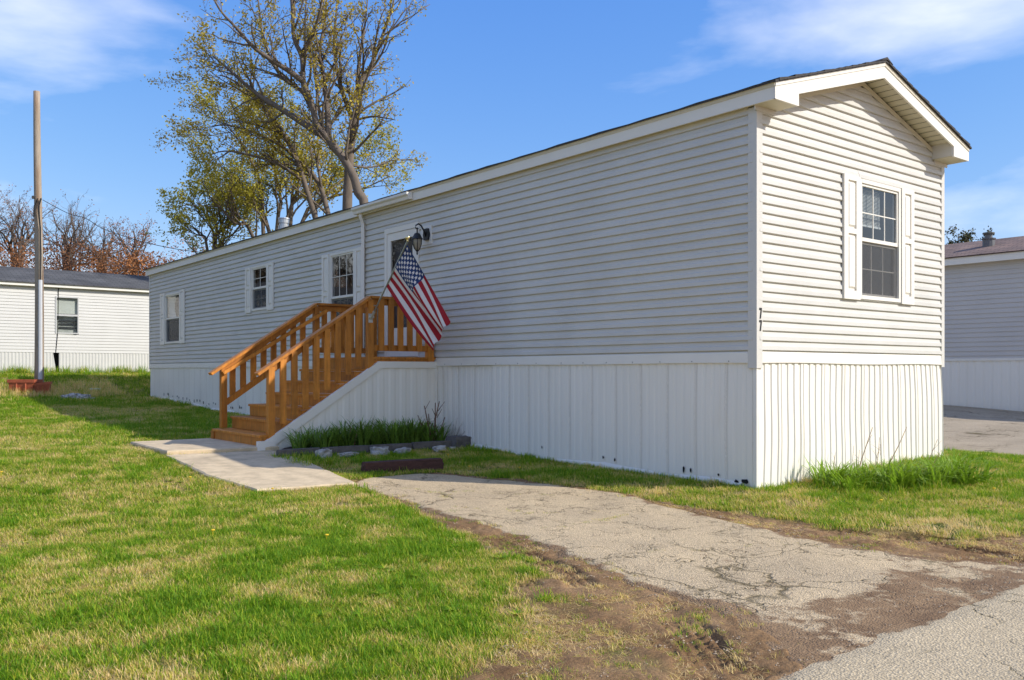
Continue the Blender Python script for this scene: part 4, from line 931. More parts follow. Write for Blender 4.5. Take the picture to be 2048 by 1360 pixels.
# ================================================================== UTILITY POLE, CABLE, PLANTER
pb = atd(78, 757, 24.6); pzb = gz(pb.x, pb.y)
pole = empty('utility_pole', (pb.x, pb.y, pzb), 'tall weathered wooden service pole with grey conduit', 'pole')
ptop = atd(75, 183, 24.6)
m = MB(); n = 14; pts = []; rad = []
for i in range(n + 1):
    t = i / n; pts.append(Vector((pb.x + (ptop.x - pb.x) * t + .02 * math.sin(t * 5), pb.y + (ptop.y - pb.y) * t, pzb - .1 + (ptop.z - pzb + .1) * t))); rad.append(.125 - .04 * t)
m.tube(pts, rad, 10).build('shaft', POLEW, pole, smooth=True)
cd_ = Vector((RT[0], RT[1], 0)); fw = Vector((-AX[0], -AX[1], 0))
cb = Vector((pb.x, pb.y, 0)) + cd_ * .10 + fw * .12
MB().tube([(cb.x, cb.y, pzb - .05), (cb.x, cb.y, 3.75)], .055, 8).build('conduit', CONDUIT, pole)
MB().tube([(cb.x, cb.y, 3.75), (cb.x, cb.y, 5.2), (cb.x - .05, cb.y, 5.75), (cb.x + .02, cb.y, 6.02)], .022, 6).build('service_wire', BLACKW, pole)
m = MB(); q = Vector((pb.x, pb.y, 0)) + fw * .11
m.tube([q + Vector((0, 0, 5.5)) - cd_ * .09, q + Vector((0, 0, 5.8)) - cd_ * .08, q + Vector((0, 0, 6.02)) + cd_ * .03], .014, 6); m.build('service_wire', BLACKW, pole)
MB().box(q.x - .12, q.x - .07, q.y, q.y + .05, 6.0, 6.08).build('insulator', IRON, pole)
w0 = atd(86, 400, 24.5); w1 = Vector((.6, 17.6, rz(.6) + .03)); m = MB(); pts = []
for i in range(25):
    t = i / 24; p = w0.lerp(w1, t); p.z -= .55 * 4 * t * (1 - t) * .5 + (.10 * math.exp(-((t - .27) / .06) ** 2) * -1); pts.append(p)
tag(m.tube(pts, .009, 5).build('service_cable', BLACKW), 'black service cable running from the pole to the home roof', 'cable')
def planter(cx, cy, w, d, h, rot, label, tilt=0):
    z = gz(cx, cy) - .04; mb = MB(); c, s = math.cos(rot), math.sin(rot)
    def P(x, y, zz): return (cx + x * c - y * s, cy + x * s + y * c, z + zz + tilt * x)
    def ring(w_, d_, zz): return [P(-w_, -d_, zz), P(w_, -d_, zz), P(w_, d_, zz), P(-w_, d_, zz)]
    rs = [ring(w * .84, d * .84, 0), ring(w * .95, d * .95, h * .8), ring(w * 1.04, d * 1.04, h * .8), ring(w * 1.04, d * 1.04, h), ring(w * .96, d * .96, h), ring(w * .9, d * .9, h * .45)]
    vs = sum(rs, []); fs = [(4 * i + j, 4 * i + (j + 1) % 4, 4 * i + 4 + (j + 1) % 4, 4 * i + 4 + j) for i in range(5) for j in range(4)] + [(20, 21, 22, 23)]
    e = empty('planter', (cx, cy, z), label, 'planter'); mb.add(vs, fs).build('tub', TERRA, e)
    MB().add([P(-w * .9, -d * .9, h * .6), P(w * .9, -d * .9, h * .6), P(w * .9, d * .9, h * .62), P(-w * .9, d * .9, h * .6)], [(0, 1, 2, 3)]).build('potting_soil', SOIL, e)
    for sx in (-.35, .35): MB().box(*(sorted((P(sx * w - .02, -d * .93, 0)[0], P(sx * w + .02, -d * .93, 0)[0]))), P(sx * w, -d * .95, 0)[1] - .03, P(sx * w, -d * .95, 0)[1], z + h * .1, z + h * .75).build('rib', TERRA, e)
p1 = atd(50, 785, 23.9); planter(p1.x, p1.y, .34, .24, .42, -.62, 'square red plastic planter in front of the service pole')
p2 = atd(84, 783, 24.0); planter(p2.x, p2.y, .22, .2, .36, -.3, 'smaller tilted red planter beside the conduit', .12)
for i, (px, py, s) in enumerate([(140, 776, .10), (148, 772, .13), (156, 775, .12), (163, 777, .09), (170, 773, .11), (132, 773, .09), (186, 788, .05)]):
    d = 23.4; p = atd(px, py, d); tag(lump('rubble_stone', (p.x, p.y, gz(p.x, p.y) + s * .4), (s * 1.5, s, s * .8), ROCK, 60 + i, rough=.3, rot=i), 'pale rubble stone in the weedy patch near the red planters', 'rubble', 'rubble stones by the planters')
p = atd(190, 757, 25.2); o = MB().lathe((p.x, p.y, gz(p.x, p.y) + .02), [(.06, 0), (.16, .02), (.17, .05), (.15, .06), (.05, .07)], 14).build('plastic_disc', mat('pale_teal', (.35, .5, .48), .5)); tag(o, 'pale teal plastic disc lying in the grass bank', 'toy disc')
# ================================================================== NEIGHBOUR HOMES
def lap_wall(pm, a0, a1, z0, z1, ch, opens=()):
    mb = MB(); z = z0
    while z < z1 - .01:
        t = min(z + ch, z1); cuts = sorted({a0, a1} | {c for o in opens if o[2] < t and o[3] > z for c in o[:2]})
        for c0, c1 in zip(cuts[:-1], cuts[1:]):
            if any(o[0] < (c0 + c1) / 2 < o[1] and o[2] < (z + t) / 2 < o[3] for o in opens): continue
            mb.add([pm(c0, 0, z), pm(c1, 0, z), pm(c1, .018, z), pm(c0, .018, z), pm(c1, .003, t), pm(c0, .003, t)], [(0, 1, 2, 3), (3, 2, 4, 5)])
        z = t
    return mb
# white home behind, broadside
WY = 26.2; wh = empty('white_home', (0, WY, 1.1), 'white sided mobile home with dark grey roof standing behind the pole', 'mobile home')
def wf(a, o, z): return (a, WY - o + a * .035, z)
ow = (-1.33, -.62, 2.44, 3.66)
lap_wall(wf, -11, 7, 1.82, 3.95, .10, [ow]).build('wall', WHITESID, wh)
mb = MB(); gaps = (-1.40, -1.22)
for (s0, s1) in ((-11, gaps[0]), (gaps[1], 7)):
    a = s0
    while a < s1 - .01:
        b = min(a + .1, s1); zb0 = gz(a, WY) - .1; f = 1 if a < gaps[0] else 0
        mb.add([wf(a, 0, zb0), wf(a + .04 if a + .04 < b else b, .012, zb0), wf(b, 0, zb0), wf(a, 0, 1.83), wf(min(a + .04, b), .012, 1.83), wf(b, 0, 1.83)], [(0, 1, 4, 3), (1, 2, 5, 4)]); a = b
mb.build('skirt', WHITESID, wh)
MB().add([wf(-1.45, -.004, 1.05), wf(-1.28, .014, 1.05), wf(-1.40, .014, 1.83), wf(-1.46, -.004, 1.83)], [(0, 1, 2, 3)]).build('loose_skirt_panel', WHITESID, wh)
MB().add([wf(-1.8, -.4, .9), wf(-.8, -.4, .9), wf(-.8, -.4, 1.9), wf(-1.8, -.4, 1.9)], [(0, 1, 2, 3)]).build('crawl_space_dark', ROOM, wh)  # dark sheet standing in for the shadow under the home
mb = MB(); mb.prism([wf(-11.1, .16, 3.94), wf(-11.1, .16, 4.06), wf(-11.1, .13, 4.06), wf(-11.1, .13, 3.94)], Vector(wf(7.1, 0, 0)) - Vector(wf(-11.1, 0, 0))); mb.build('gutter', TRIM, wh)
MB().prism([wf(-11.1, .13, 3.93), wf(-11.1, 0, 3.93), wf(-11.1, 0, 3.95), wf(-11.1, .13, 3.95)], Vector(wf(7.1, 0, 0)) - Vector(wf(-11.1, 0, 0))).build('eave_soffit', TRIM, wh)
r0, r1 = wf(-11.15, .2, 4.06), wf(7.15, .2, 4.06); q0, q1 = (r0[0], r0[1] + 2.3, 4.74), (r1[0], r1[1] + 2.3, 4.74); s0, s1 = (r0[0], r0[1] + 4.6, 4.06), (r1[0], r1[1] + 4.6, 4.06)
o = MB().add([r0, r1, q1, q0, s1, s0, (r0[0], r0[1], 4.03), (r1[0], r1[1], 4.03)], [(0, 1, 2, 3), (3, 2, 4, 5), (6, 7, 1, 0)]).build('roof', GREYSH, wh); set_uv(o, lambda c: (c.x, c.y * 1.04))
for a_ in (-11, 7):
    p0 = wf(a_, 0, .9); MB().prism([p0, (p0[0], p0[1] + 4.2, .9), (p0[0], p0[1] + 4.2, 3.95), (p0[0], p0[1] + 2.1, 4.64), (p0[0], p0[1], 3.95)], (.05 if a_ < 0 else -.05, 0, 0)).build('end_wall', WHITESID, wh)
m = MB(); a0, a1, z0, z1 = ow; t = .04
m.box(a0, a0 + t, wf(a0, .03, 0)[1], wf(a0, -.06, 0)[1], z0, z1); m.box(a1 - t, a1, wf(a1, .03, 0)[1], wf(a1, -.06, 0)[1], z0, z1); m.box(a0 + t, a1 - t, wf(a0, .028, 0)[1], wf(a0, -.06, 0)[1], z0, z0 + t); m.box(a0 + t, a1 - t, wf(a0, .028, 0)[1], wf(a0, -.06, 0)[1], z1 - t, z1); m.box(a0 + t, a1 - t, wf(a0, .026, 0)[1], wf(a0, -.06, 0)[1], (z0 + z1) / 2 - .03, (z0 + z1) / 2 + .03)
wnd = m.build('window', mat('aluminium_frame', (.5, .5, .5), .4, .05), wh)
for zz0, zz1 in ((z0 + t, (z0 + z1) / 2 - .03), ((z0 + z1) / 2 + .03, z1 - t)):
    MB().add([wf(a0 + t, -.02, zz0), wf(a1 - t, -.02, zz0), wf(a1 - t, -.02, zz1), wf(a0 + t, -.02, zz1)], [(0, 1, 2, 3)]).build('pane', GLASS, wnd)
MB().add([wf(a0, -.07, (z0 + z1) / 2 + .05), wf(a1, -.07, (z0 + z1) / 2 + .05), wf(a1, -.07, z1), wf(a0, -.07, z1)], [(0, 1, 2, 3)]).build('curtain', mat('grey_curtain', (.8, .8, .72), .8), wnd)
MB().add([wf(a0 - .2, -.12, z0 - .2), wf(a1 + .2, -.12, z0 - .2), wf(a1 + .2, -.12, z1 + .2), wf(a0 - .2, -.12, z1 + .2)], [(0, 1, 2, 3)]).build('room_lining', mat('pale_room', (.62, .62, .56), .8, .3, 4), wnd)  # lining and curtain painted pale, standing in for light reflected by the panes
for zz in (z0 + .18, z0 + .3, z0 + .40): MB().box(a0 + .12, a1 - .05, wf(a0, -.09, 0)[1], wf(a0, -.08, 0)[1], zz, zz + .05).build('shelf', ROOM, wnd)
MB().tube([wf(-1.24, .03, 3.95), wf(-1.26, .03, 2.5), wf(-1.32, .02, 1.8)], .012, 4).build('cable', BLACKW, wh)
# grey home to the right
GX = 14.85; gh = empty('grey_home', (GX + 2, 6, .4), 'grey sided mobile home with brown shingle roof across the parking pad', 'mobile home')
def gf(a, o, z): return (GX - o, a, z)
lap_wall(gf, -3.5, 14, 1.48, 3.9, .115).build('wall', GREYSID, gh)
mb = MB(); a = -3.5
while a < 14:
    zb = gz(GX, a) - .05; mb.add([gf(a, 0, zb), gf(a + .03, .01, zb), gf(a + .13, .01, zb), gf(a + .16, 0, zb), gf(a + .2, 0, zb), gf(a, 0, 1.49), gf(a + .03, .01, 1.49), gf(a + .13, .01, 1.49), gf(a + .16, 0, 1.49), gf(a + .2, 0, 1.49)], [(i, i + 1, i + 6, i + 5) for i in range(4)]); a += .2
mb.build('skirt', SKIRT, gh)
MB().box(GX - .03, GX, -3.5, 14, 1.47, 1.53).build('belt_band', TRIM, gh)
MB().box(GX - .2, GX - .17, -3.7, 14.2, 3.86, 4.06).build('eave_fascia', TRIM, gh)
MB().box(GX - .17, GX, -3.7, 14.2, 3.90, 3.92).build('eave_soffit', TRIM, gh)
o = MB().add([(GX - .23, -3.75, 4.06), (GX - .23, 14.25, 4.06), (GX + 2.0, 14.25, 4.70), (GX + 2.0, -3.75, 4.70), (GX + 4.3, -3.75, 4.06), (GX + 4.3, 14.25, 4.06), (GX - .23, -3.75, 4.03), (GX - .23, 14.25, 4.03)], [(0, 1, 2, 3), (3, 2, 5, 4), (0, 6, 7, 1)]).build('roof', BROWNSH, gh); set_uv(o, lambda c: (c.y, c.x * 1.05))
for y in (-3.5, 13.95): MB().prism([(GX, y, .3), (GX + 4.1, y, .3), (GX + 4.1, y, 3.95), (GX + 2.05, y, 4.62), (GX, y, 3.95)], (0, .05, 0)).build('end_wall', GREYSID, gh)
vp = Vector((GX + .95, 4.35, 4.37))
MB().lathe(vp + Vector((0, 0, -.12)), [(.145, 0), (.14, .30), (.17, .31), (.17, .335), (.09, .34), (.09, .47)], 12).build('roof_vent', mat('dark_vent', (.13, .13, .135), .5, .15), gh)
MB().lathe(vp + Vector((0, 0, .31)), [(.09, 0), (.14, .015), (.14, .05), (.04, .07)], 12).build('vent_cap', mat('vent_cap', (.10, .10, .085), .6, .2), gh)
# ================================================================== TREES
def rand_perp(t, r_):
    v = Vector((r_.gauss(0, 1), r_.gauss(0, 1), r_.gauss(0, 1))); v -= t * v.dot(t); return v.normalized()
class Tree:
    def __init__(s, seed, leaf=.06, cl=.10, lden=1., up=.25, maxlev=3): s.r = random.Random(seed); s.w = MB(); s.t = MB(); s.l = MB(); s.leaf = leaf; s.cl = cl; s.lden = lden; s.up = up; s.maxlev = maxlev
    def cluster(s, p):
        r_ = s.r
        for _ in range(r_.randint(3, 5)):
            c = p + Vector((r_.gauss(0, 1), r_.gauss(0, 1), r_.gauss(0, 1))) * s.cl * .5
            a = Vector((r_.gauss(0, 1), r_.gauss(0, 1), r_.gauss(0, .7))).normalized(); b = a.cross(Vector((r_.gauss(0, 1), r_.gauss(0, 1), r_.gauss(0, 1)))).normalized()
            q = s.leaf * r_.uniform(.6, 1.3); n = len(s.l.v)
            s.l.v += [tuple(c - a * q), tuple(c + b * q * .55), tuple(c + a * q), tuple(c - b * q * .55)]; s.l.f.append((n, n + 1, n + 2, n + 3)); s.l.m.append(0)
    def limb(s, pts, r0, r1, lev=0, spawn=True, kids=None):
        r_ = s.r; pts = [Vector(p) for p in pts]
        if lev == 0 and len(pts) > 2:                      # smooth the traced limb
            q = []
            for i in range(len(pts) - 1):
                a = pts[max(i - 1, 0)]; b = pts[i]; c = pts[i + 1]; d = pts[min(i + 2, len(pts) - 1)]
                for k in range(3):
                    t = k / 3; q.append(.5 * ((2 * b) + (c - a) * t + (2 * a - 5 * b + 4 * c - d) * t * t + (3 * b - a - 3 * c + d) * t ** 3))
            pts = q + [pts[-1]]
        n = len(pts); L = sum((pts[i + 1] - pts[i]).length for i in range(n - 1))
        rad = [r0 + (r1 - r0) * i / (n - 1) for i in range(n)]
        (s.w if r0 > .03 else s.t).tube(pts, rad, 8 if r0 > .1 else (5 if r0 > .03 else 3), cap=r0 > .03)
        if lev >= s.maxlev:
            for i in range(1, n):
                if r_.random() < s.lden: s.cluster(pts[i])
                if r_.random() < s.lden * .5: s.cluster(pts[i].lerp(pts[i - 1], .5))
            return
        if not spawn: return
        nk = kids if kids is not None else max(2, int(L * (2.3 if lev == 0 else 3.0 if lev == 1 else 4.2)))
        for k in range(nk):
            t = .22 + .78 * (k + r_.random()) / nk; x = t * (n - 1); i = min(int(x), n - 2); p = pts[i].lerp(pts[i + 1], x - i)
            tg = (pts[i + 1] - pts[i]).normalized(); d = (tg * r_.uniform(.5, 1.0) + rand_perp(tg, r_) * r_.uniform(.5, 1.0) + Vector((0, 0, s.up))).normalized()
            rr = (r0 + (r1 - r0) * t)
            ll = (L * r_.uniform(.20, .42) * (1.15 - .55 * t)) if lev == 0 else L * r_.uniform(.28, .55) * (1.1 - .4 * t)
            ll = min(ll, 2.1 if lev == 0 else 1.2); cr = min(rr * .6, .018 + .016 * ll)
            if lev == s.maxlev - 1: ll = max(.25, min(ll, .8)); cr = .006
            m_ = 5 if lev < 2 else 3; q = [p]
            for j in range(m_):
                d = (d + Vector((r_.gauss(0, .16), r_.gauss(0, .16), r_.gauss(0, .13) + s.up * .22))).normalized(); q.append(q[-1] + d * ll / m_)
            s.limb(q, cr, max(.004, cr * .35), lev + 1)
    def build(s, name, base, label, leafmat, bark=BARK, group=None, lname='crown'):
        e = empty(name, base, label, 'tree', group); s.w.build('trunk', bark, e, smooth=True)
        if s.t.v: s.t.build('twigs', TWIGM, e, kind='stuff')
        if s.l.v: s.l.build(lname, leafmat, e)
        return e
def P(px, py, d): return atd(px, py, d)
def TR(pl, d, dd=0): return [P(px, py, d + dd * i / max(1, len(pl) - 1)) for i, (px, py) in enumerate(pl)]
# big tree behind the home: trunk and its traced main limbs
T = Tree(3, .05, .2, .6, .22)
base = P(740, 500, 30); base.z = gz(base.x, base.y) - .2
T.limb([base] + TR([(732, 440), (716, 385), (707, 352), (684, 313), (657, 279), (634, 248), (623, 206), (607, 164), (604, 115), (588, 76), (585, 23), (580, -40), (575, -90)], 30), .175, .04, kids=22)
T.limb(TR([(607, 164), (577, 141), (546, 122), (508, 95), (474, 57), (440, 20), (420, -20)], 30, -1.5), .11, .02)
T.limb(TR([(657, 279), (615, 252), (569, 222), (531, 199), (504, 180), (470, 150), (445, 128), (425, 112)], 30, 1.5), .13, .02)
T.limb(TR([(623, 206), (600, 180), (560, 150), (530, 90), (520, 30), (512, -40)], 30, 2), .09, .02)
T.limb(TR([(604, 115), (625, 70), (640, 20), (650, -40)], 30, -1.5), .08, .02)
T.limb(TR([(657, 279), (655, 220), (648, 160), (640, 100), (650, 40), (655, -30)], 30, 1), .12, .02)
T.limb(TR([(684, 313), (660, 290), (640, 230), (632, 170), (625, 120)], 30, 2), .10, .02)
T.build('tree', base, 'tall leaning tree with sparse new leaves right behind the home', LEAFY)
T = Tree(5, .05, .18, .4, .25); base = P(690, 500, 31); base.z = gz(base.x, base.y) - .2
T.limb([base] + TR([(694, 440), (697, 356), (701, 298), (709, 245), (718, 214), (722, 160), (741, 134), (760, 84), (780, 30), (788, 0)], 31), .20, .025, kids=18)
T.limb(TR([(718, 214), (715, 160), (722, 100), (730, 50), (735, 0)], 31, 1), .09, .02)
T.limb(TR([(709, 245), (690, 200), (676, 150), (668, 90), (672, 30), (678, -30)], 31, 1.5), .10, .02)
T.limb(TR([(712, 240), (745, 233), (770, 236), (791, 240)], 31, -1), .05, .012)
T.limb(TR([(700, 330), (740, 335), (780, 322), (825, 318)], 31, 2), .045, .012, kids=10)
T.build('tree', base, 'slim upright tree forking beside the big leaning one', LEAFY)
T = Tree(8, .052, .22, .9, .2); base = P(650, 520, 32.5); base.z = gz(base.x, base.y) - .2
T.limb([base] + TR([(640, 470), (631, 436), (608, 363), (585, 298), (546, 237), (504, 190), (465, 160), (440, 150)], 32.5), .14, .02, kids=18)
T.limb([base] + TR([(664, 470), (657, 432), (638, 367), (600, 325), (560, 290), (500, 262), (455, 250), (425, 252)], 32.5, 1), .13, .02, kids=18)
T.limb(TR([(608, 363), (560, 330), (500, 310), (450, 302), (420, 310)], 32.5, -1), .07, .015)
T.build('tree', base, 'twin stemmed tree leaning left over the home roof', LEAFY)
T = Tree(12, .056, .24, 1.0, .28); base = P(550, 540, 36); base.z = gz(base.x, base.y) - .2
for pl in ([(554, 459), (562, 405), (550, 344), (530, 280), (505, 230)], [(581, 451), (585, 382), (600, 320), (610, 270)], [(527, 474), (524, 382), (504, 325), (470, 270), (440, 235)], [(508, 478), (470, 447), (440, 415), (415, 395)], [(540, 470), (500, 400), (460, 348), (430, 325)], [(570, 450), (620, 380), (680, 350), (730, 330)], [(600, 455), (650, 400), (720, 380), (780, 352)]):
    T.limb([base] + TR(pl, 36, rng.uniform(-2, 2)), .105, .015, kids=12)
T.build('tree', base, 'broad multi stemmed tree with dense yellow green leaves behind the roof vent', LEAFG)
T = Tree(15, .06, .2, .9, .25, 3); base = P(425, 560, 38); base.z = gz(base.x, base.y) - .2
for pl in ([(428, 500), (425, 460), (410, 430), (395, 405)], [(430, 500), (440, 460), (450, 430), (455, 400)], [(415, 500), (400, 470), (385, 455)], [(440, 505), (465, 470), (480, 450)]): T.limb([base] + TR(pl, 38), .09, .015, kids=12)
T.build('tree', base, 'small bushy yellow green tree at the rear roof corner', LEAFG)
# bare and rust coloured trees beyond the white home
for i, (px, top, d, wdt, lb, sd, ld) in enumerate([(35, 400, 46, 60, 'bare purple twigged tree above the white home left of the pole', 2, .12), (135, 425, 44, 46, 'bare forked tree right of the service pole', 4, .05), (205, 470, 47, 40, 'short bare tree above the rust coloured thicket', 6, .10), (-60, 385, 46, 70, 'bare tree beyond the white home far from the pole', 9, .12), (265, 512, 45, 30, 'low rusty leaved tree at the thicket end', 11, .6)]):
    T = Tree(30 + sd, .045, .2, ld, .2); base = P(px, 560, d); base.z = gz(base.x, base.y) - .2
    for k in range(4):
        tx = px + (k - 1.5) * wdt * .45; T.limb([base] + TR([(px + (tx - px) * .2, 530), (px + (tx - px) * .55, (530 + top) / 2 + 12), (tx, top + 38 + abs(k - 1.5) * 14)], d, rng.uniform(-1.5, 1.5)), .13, .02, kids=10)
    T.build('bare_tree', base, lb, RUSTL, bark=TWIGM)
DIM = mat('dim_leaf', (.07, .055, .035), .8, .3, 1, island=.3)
# trees of the same row further along, seen only as reflections
for i, (x, y, lb) in enumerate([(x_, y_, 'tall bare tree in the row beyond the white home') for x_, y_ in ((-13, 29), (-9.5, 36.5), (-17, 35), (-23, 30), (-16, 23))]):
    T = Tree(60 + i, .10, .3, .8, .25); b = Vector((x, y, gz(x, y) - .2))
    for k in range(4):
        a_ = k * 1.6 + i; T.limb([b, b + Vector((math.cos(a_) * .5, math.sin(a_) * .5, 3)), b + Vector((math.cos(a_) * 2.2, math.sin(a_) * 2.2, 6.5)), b + Vector((math.cos(a_) * 3.5, math.sin(a_) * 3.5, 10.5))], .22, .03, kids=12)
    T.build('bare_tree', b, lb, DIM, bark=TWIGM, group='bare trees of the far row')
def thicket(name, xs0, xs1, y0, y1, h, ncl, leaf, mt, label, seed):
    r_ = np.random.default_rng(seed); n = ncl; x = r_.uniform(xs0, xs1, n); y = r_.uniform(y0, y1, n); hh = h * (.62 + .55 * fbm(x, y, .55, seed)); t = r_.random(n) ** .7
    z = np.array([gz(a_, b_) for a_, b_ in zip(x, y)]) + hh * t
    a_ = r_.normal(size=(n, 3)); a_ /= np.linalg.norm(a_, axis=1)[:, None]; b_ = np.cross(a_, r_.normal(size=(n, 3))); b_ /= np.linalg.norm(b_, axis=1)[:, None]
    q = leaf * r_.uniform(.5, 1.3, (n, 1)); c = np.stack([x, y, z], 1)
    v = np.stack([c - a_ * q, c + b_ * q * .45, c + a_ * q, c - b_ * q * .45], 1).reshape(-1, 3)
    me_ = npmesh(name, v, np.arange(4 * n).reshape(n, 4), mt); me_.polygons.foreach_set('use_smooth', np.zeros(n, bool))
    o = bpy.data.objects.new(name, me_); COL.objects.link(o); return tag(o, label, 'thicket', kind='stuff')
thicket('thicket', -34, 20, 38, 43, 6.3, 190000, .065, RUSTL, 'rust brown thicket forming a band behind the white home', 3)
TOP = Tree(77, .09, .25, .9, .2); b = P(1945, 540, 60); b.z = gz(b.x, b.y)
for k in range(5): TOP.limb([b] + TR([(1940 + (k - 2) * 5, 540), (1943 + (k - 2) * 6, 522 + abs(k - 2) * 3)], 60), .15, .03, kids=5)
TOP.build('tree', b, 'distant dark tree top showing above the brown roof', mat('olive_leaf', (.10, .10, .04), .7, .3, 1, island=.3))
# ================================================================== GRASS
def grass_mat():
    m = bpy.data.materials.new('grass_blades'); t, n, l = nodes(m); b = n['Principled BSDF']; b.inputs['Roughness'].default_value = .55; b.inputs['Specular IOR Level'].default_value = .25
    at = n.new('ShaderNodeAttribute'); at.attribute_type = 'INSTANCER'; at.attribute_name = 'dry'
    ge = n.new('ShaderNodeNewGeometry'); ad = n.new('ShaderNodeMath'); ad.operation = 'ADD'; mr = n.new('ShaderNodeMapRange'); mr.inputs[3].default_value = -.42; mr.inputs[4].default_value = .42
    l.new(ge.outputs['Random Per Island'], mr.inputs[0]); l.new(at.outputs['Fac'], ad.inputs[0]); l.new(mr.outputs[0], ad.inputs[1])
    r = n.new('ShaderNodeValToRGB'); e = r.color_ramp.elements
    for i, (p, c) in enumerate([(0, (.125, .27, .008)), (.25, (.25, .42, .014)), (.48, (.53, .52, .04)), (.68, (.82, .595, .18)), (1, (.88, .655, .31))]):
        if i >= len(e): e.new(p)
        e[i].position = p; e[i].color = (*c, 1)
    l.new(ad.outputs[0], r.inputs[0]); l.new(r.outputs[0], b.inputs['Base Color'])
    tr = n.new('ShaderNodeBsdfTranslucent'); l.new(r.outputs[0], tr.inputs[0]); ms = n.new('ShaderNodeMixShader'); ms.inputs[0].default_value = .42
    l.new(b.outputs[0], ms.inputs[1]); l.new(tr.outputs[0], ms.inputs[2]); l.new(ms.outputs[0], n['Material Output'].inputs[0]); return m
GM = grass_mat()
gcol = bpy.data.collections.new('grass_tufts')
def tuft(i, nb, spread, h, lean, w, flat):
    r_ = random.Random(100 + i); mb = MB()
    for k in range(nb):
        a_ = r_.uniform(0, 6.28); q = spread * r_.random() ** .5; b = Vector((q * math.cos(a_), q * math.sin(a_), -.008)); az = r_.uniform(0, 6.28); hh = h * r_.uniform(.45, 1.15)
        d = Vector((math.cos(az), math.sin(az), 0)); s_ = Vector((-d.y, d.x, 0)) * w * r_.uniform(.7, 1.2) / 2; ln = lean * r_.uniform(.3, 1.3); zz_ = hh * (1 if not flat else r_.uniform(.15, .5))
        p1 = b + d * ln * .35 + Vector((0, 0, zz_ * .6)); p2 = b + d * ln + Vector((0, 0, zz_))
        n = len(mb.v); mb.v += [tuple(b - s_), tuple(b + s_), tuple(p1 + s_ * .8), tuple(p1 - s_ * .8), tuple(p2)]; mb.f += [(n, n + 1, n + 2, n + 3), (n + 3, n + 2, n + 4)]; mb.m += [0, 0]
    me_ = bpy.data.meshes.new('grass_tuft'); me_.from_pydata(mb.v, [], mb.f); me_.materials.append(GM); o = bpy.data.objects.new('tuft_%02d' % i, me_); gcol.objects.link(o)
for i in range(4): tuft(i, 26, .070, .046, .044, .0050, False)         # short lawn
for i in range(4, 6): tuft(i, 22, .060, .075, .060, .0058, False)      # longer tufts
for i in range(6, 8): tuft(i, 20, .080, .045, .075, .0032, True)       # dead straw lying flat
for i in range(8, 10): tuft(i, 30, .10, .22, .10, .0075, False)        # tall rank grass
def inside_house(x, y): return (x > -.035) & (x < HW + .02) & (y > YF - .02) & (y < YR + .02)
def poly_mask(x, y, poly):
    c = np.zeros(len(x), bool); n = len(poly)
    for i in range(n):
        x0, y0 = poly[i]; x1, y1 = poly[(i + 1) % n]
        cond = ((y0 > y) != (y1 > y)); xi = (x1 - x0) * (y - y0) / (y1 - y0 + 1e-12) + x0; c ^= cond & (x < xi)
    return c
SLABS = [[(-3.99, 5.97), (-2.62, 5.76), (-2.6, 7.75), (-3.95, 7.8)], [(-4.06, 5.97), (-4.16, 4.2), (-4.02, 3.10), (-2.94, 3.0), (-2.74, 4.6), (-2.70, 5.80)], [(-2.62, 5.16), (0, 5.02), (0, 5.9), (-2.8, 5.9)], [(-2.9, 5.8), (0, 5.8), (0, 7.68), (-2.9, 7.68)]]
GP = {k: [] for k in ('p', 'rot', 'scl', 'idx', 'dry')}
